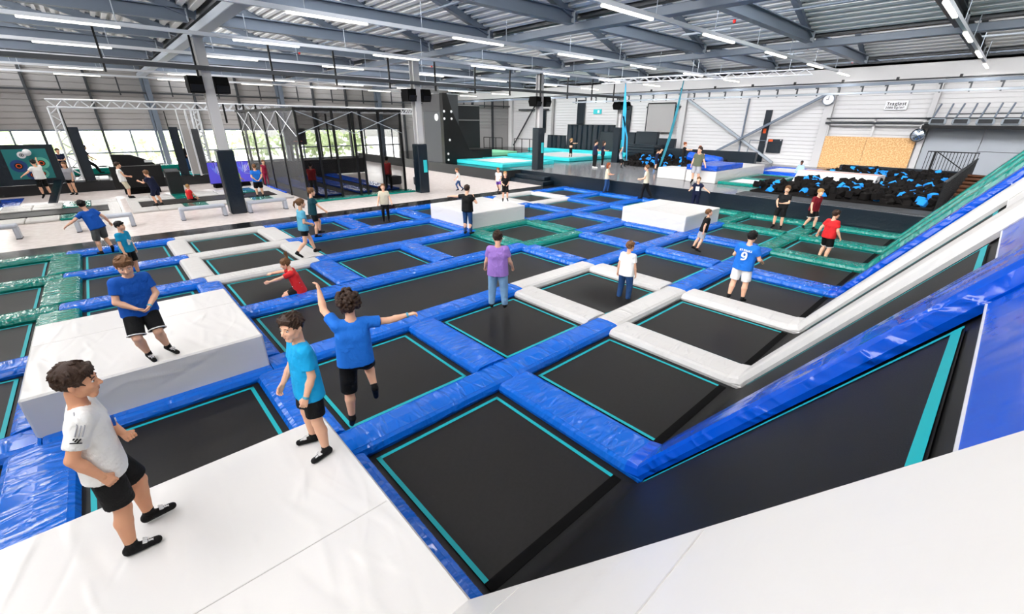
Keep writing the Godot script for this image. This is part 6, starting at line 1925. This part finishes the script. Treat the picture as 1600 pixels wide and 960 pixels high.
	person("boy in blue T-shirt and black shorts with hands behind his back beside the play lane", Vector3(-25.2, 0.19, -5.65), 1.55, -8, {
		"shirt": "cobalt", "low": "black", "cut": 0.95, "hair": "short", "hairc": "hair_light", "al": [-24, 16, -30, -40], "ar": [-24, 16, -30, -40], "girth": 1.1})
	person("girl in maroon top and leggings standing at the pale net", Vector3(-29.4, 0.2, -7.1), 1.42, 150, {
		"shirt": "maroon", "low": "maroon", "cut": 1.2, "tight": true, "sleeve": 0.2, "hair": "bun", "hairc": "hair_light", "al": [4, 12, 10, 6], "ar": [-6, 14, 8, 10]})
	person("boy in light green T-shirt half hidden by the first column", Vector3(-26.5, 0.19, -5.05), 1.34, 40, {
		"shirt": "mintgreen", "low": "black", "cut": 0.9, "hair": "short", "hairc": "hair_brown", "al": [10, 12, 60, 0], "ar": [10, 12, 60, 0]})
	person("child in red T-shirt sitting on the edge of the play lane", Vector3(-26.4, 0.19, -2.85), 1.25, 60, {
		"shirt": "red", "low": "black", "cut": 0.8, "hair": "short", "hairc": "hair_blond", "sit": true, "ll": [80, 10, 70, 4], "lr": [60, 10, 50, 4], "al": [-20, 14, 10, 6], "ar": [30, 12, 40, 4]})
	person("boy in navy T-shirt and shorts crouching to jump in front of the black cabinet", Vector3(-25.4, 0.19, -1.55), 1.55, 316, {
		"shirt": "navy", "low": "navy", "cut": 0.9, "hair": "short", "hairc": "hair_light", "lean": 12, "side": -5, "al": [60, 8, 120, -10], "ar": [50, 8, 120, -20], "ll": [22, 4, -20, 2], "lr": [14, 4, -14, 2]})
	person("boy in white sleeveless top and pale shorts facing the crouching boy in navy", Vector3(-28.8, 0.19, -0.7), 1.68, 82, {
		"shirt": "white", "low": "cream", "cut": 1.0, "sleeve": 0.12, "hair": "short", "hairc": "hair_brown", "al": [20, 8, 70, -20], "ar": [20, 10, 74, -24], "ll": [20, 4, -10, 2], "lr": [14, 4, -6, 2], "lean": -4})
	person("boy in white T-shirt and black shorts jumping at the target wall, right arm up", Vector3(-30.2, 0.32, 2.2), 1.62, 336, {
		"shirt": "white", "low": "black", "cut": 1.0, "hair": "short", "hairc": "hair_dark", "al": [10, 48, 20, 56], "ar": [120, 20, 165, 6], "ll": [4, 6, -6, 2, 40], "lr": [6, 6, -8, 2, 40], "lean": 4})
	person("girl in grey T-shirt and black shorts standing right of the target wall", Vector3(-32.6, 0.1, 1.35), 1.62, 210, {
		"shirt": "palegrey", "low": "black", "cut": 0.55, "hair": "long", "hairc": "hair_light", "al": [6, 10, 20, 0], "ar": [6, 10, 20, 0], "ll": [14, 3, -4, 2], "lr": [-2, 4, -10, 2]})
	person("man in navy T-shirt with folded arms standing on the stage beside the truss leg", Vector3(-36.0, 0.62, 1.55), 1.6, 170, {
		"shirt": "navy", "low": "navy", "cut": 1.2, "hair": "short", "hairc": "hair_brown", "al": [24, 8, 88, -40], "ar": [24, 8, 84, -42]})
	person("person in black hat and clothes leaning forward on the stage by the dark banner", Vector3(-36.6, 0.62, 0.35), 1.75, 70, {
		"shirt": "black", "low": "black", "cut": 1.2, "sleeve": 0.6, "hair": "short", "hairc": "hair_dark", "lean": 8, "al": [30, 10, 50, 0], "ar": [30, 10, 60, 0], "lr": [50, 6, 20, 4], "ll": [0, 4, -4, 2]})
	person("man in dark jacket and jeans standing by the tall framed panels", Vector3(-36.5, 0.62, -4.2), 1.72, 160, {
		"shirt": "black", "low": "denim", "cut": 1.2, "sleeve": 1.2, "hair": "short", "hairc": "hair_dark", "al": [10, 10, 70, -20], "ar": [6, 10, 20, 0]})
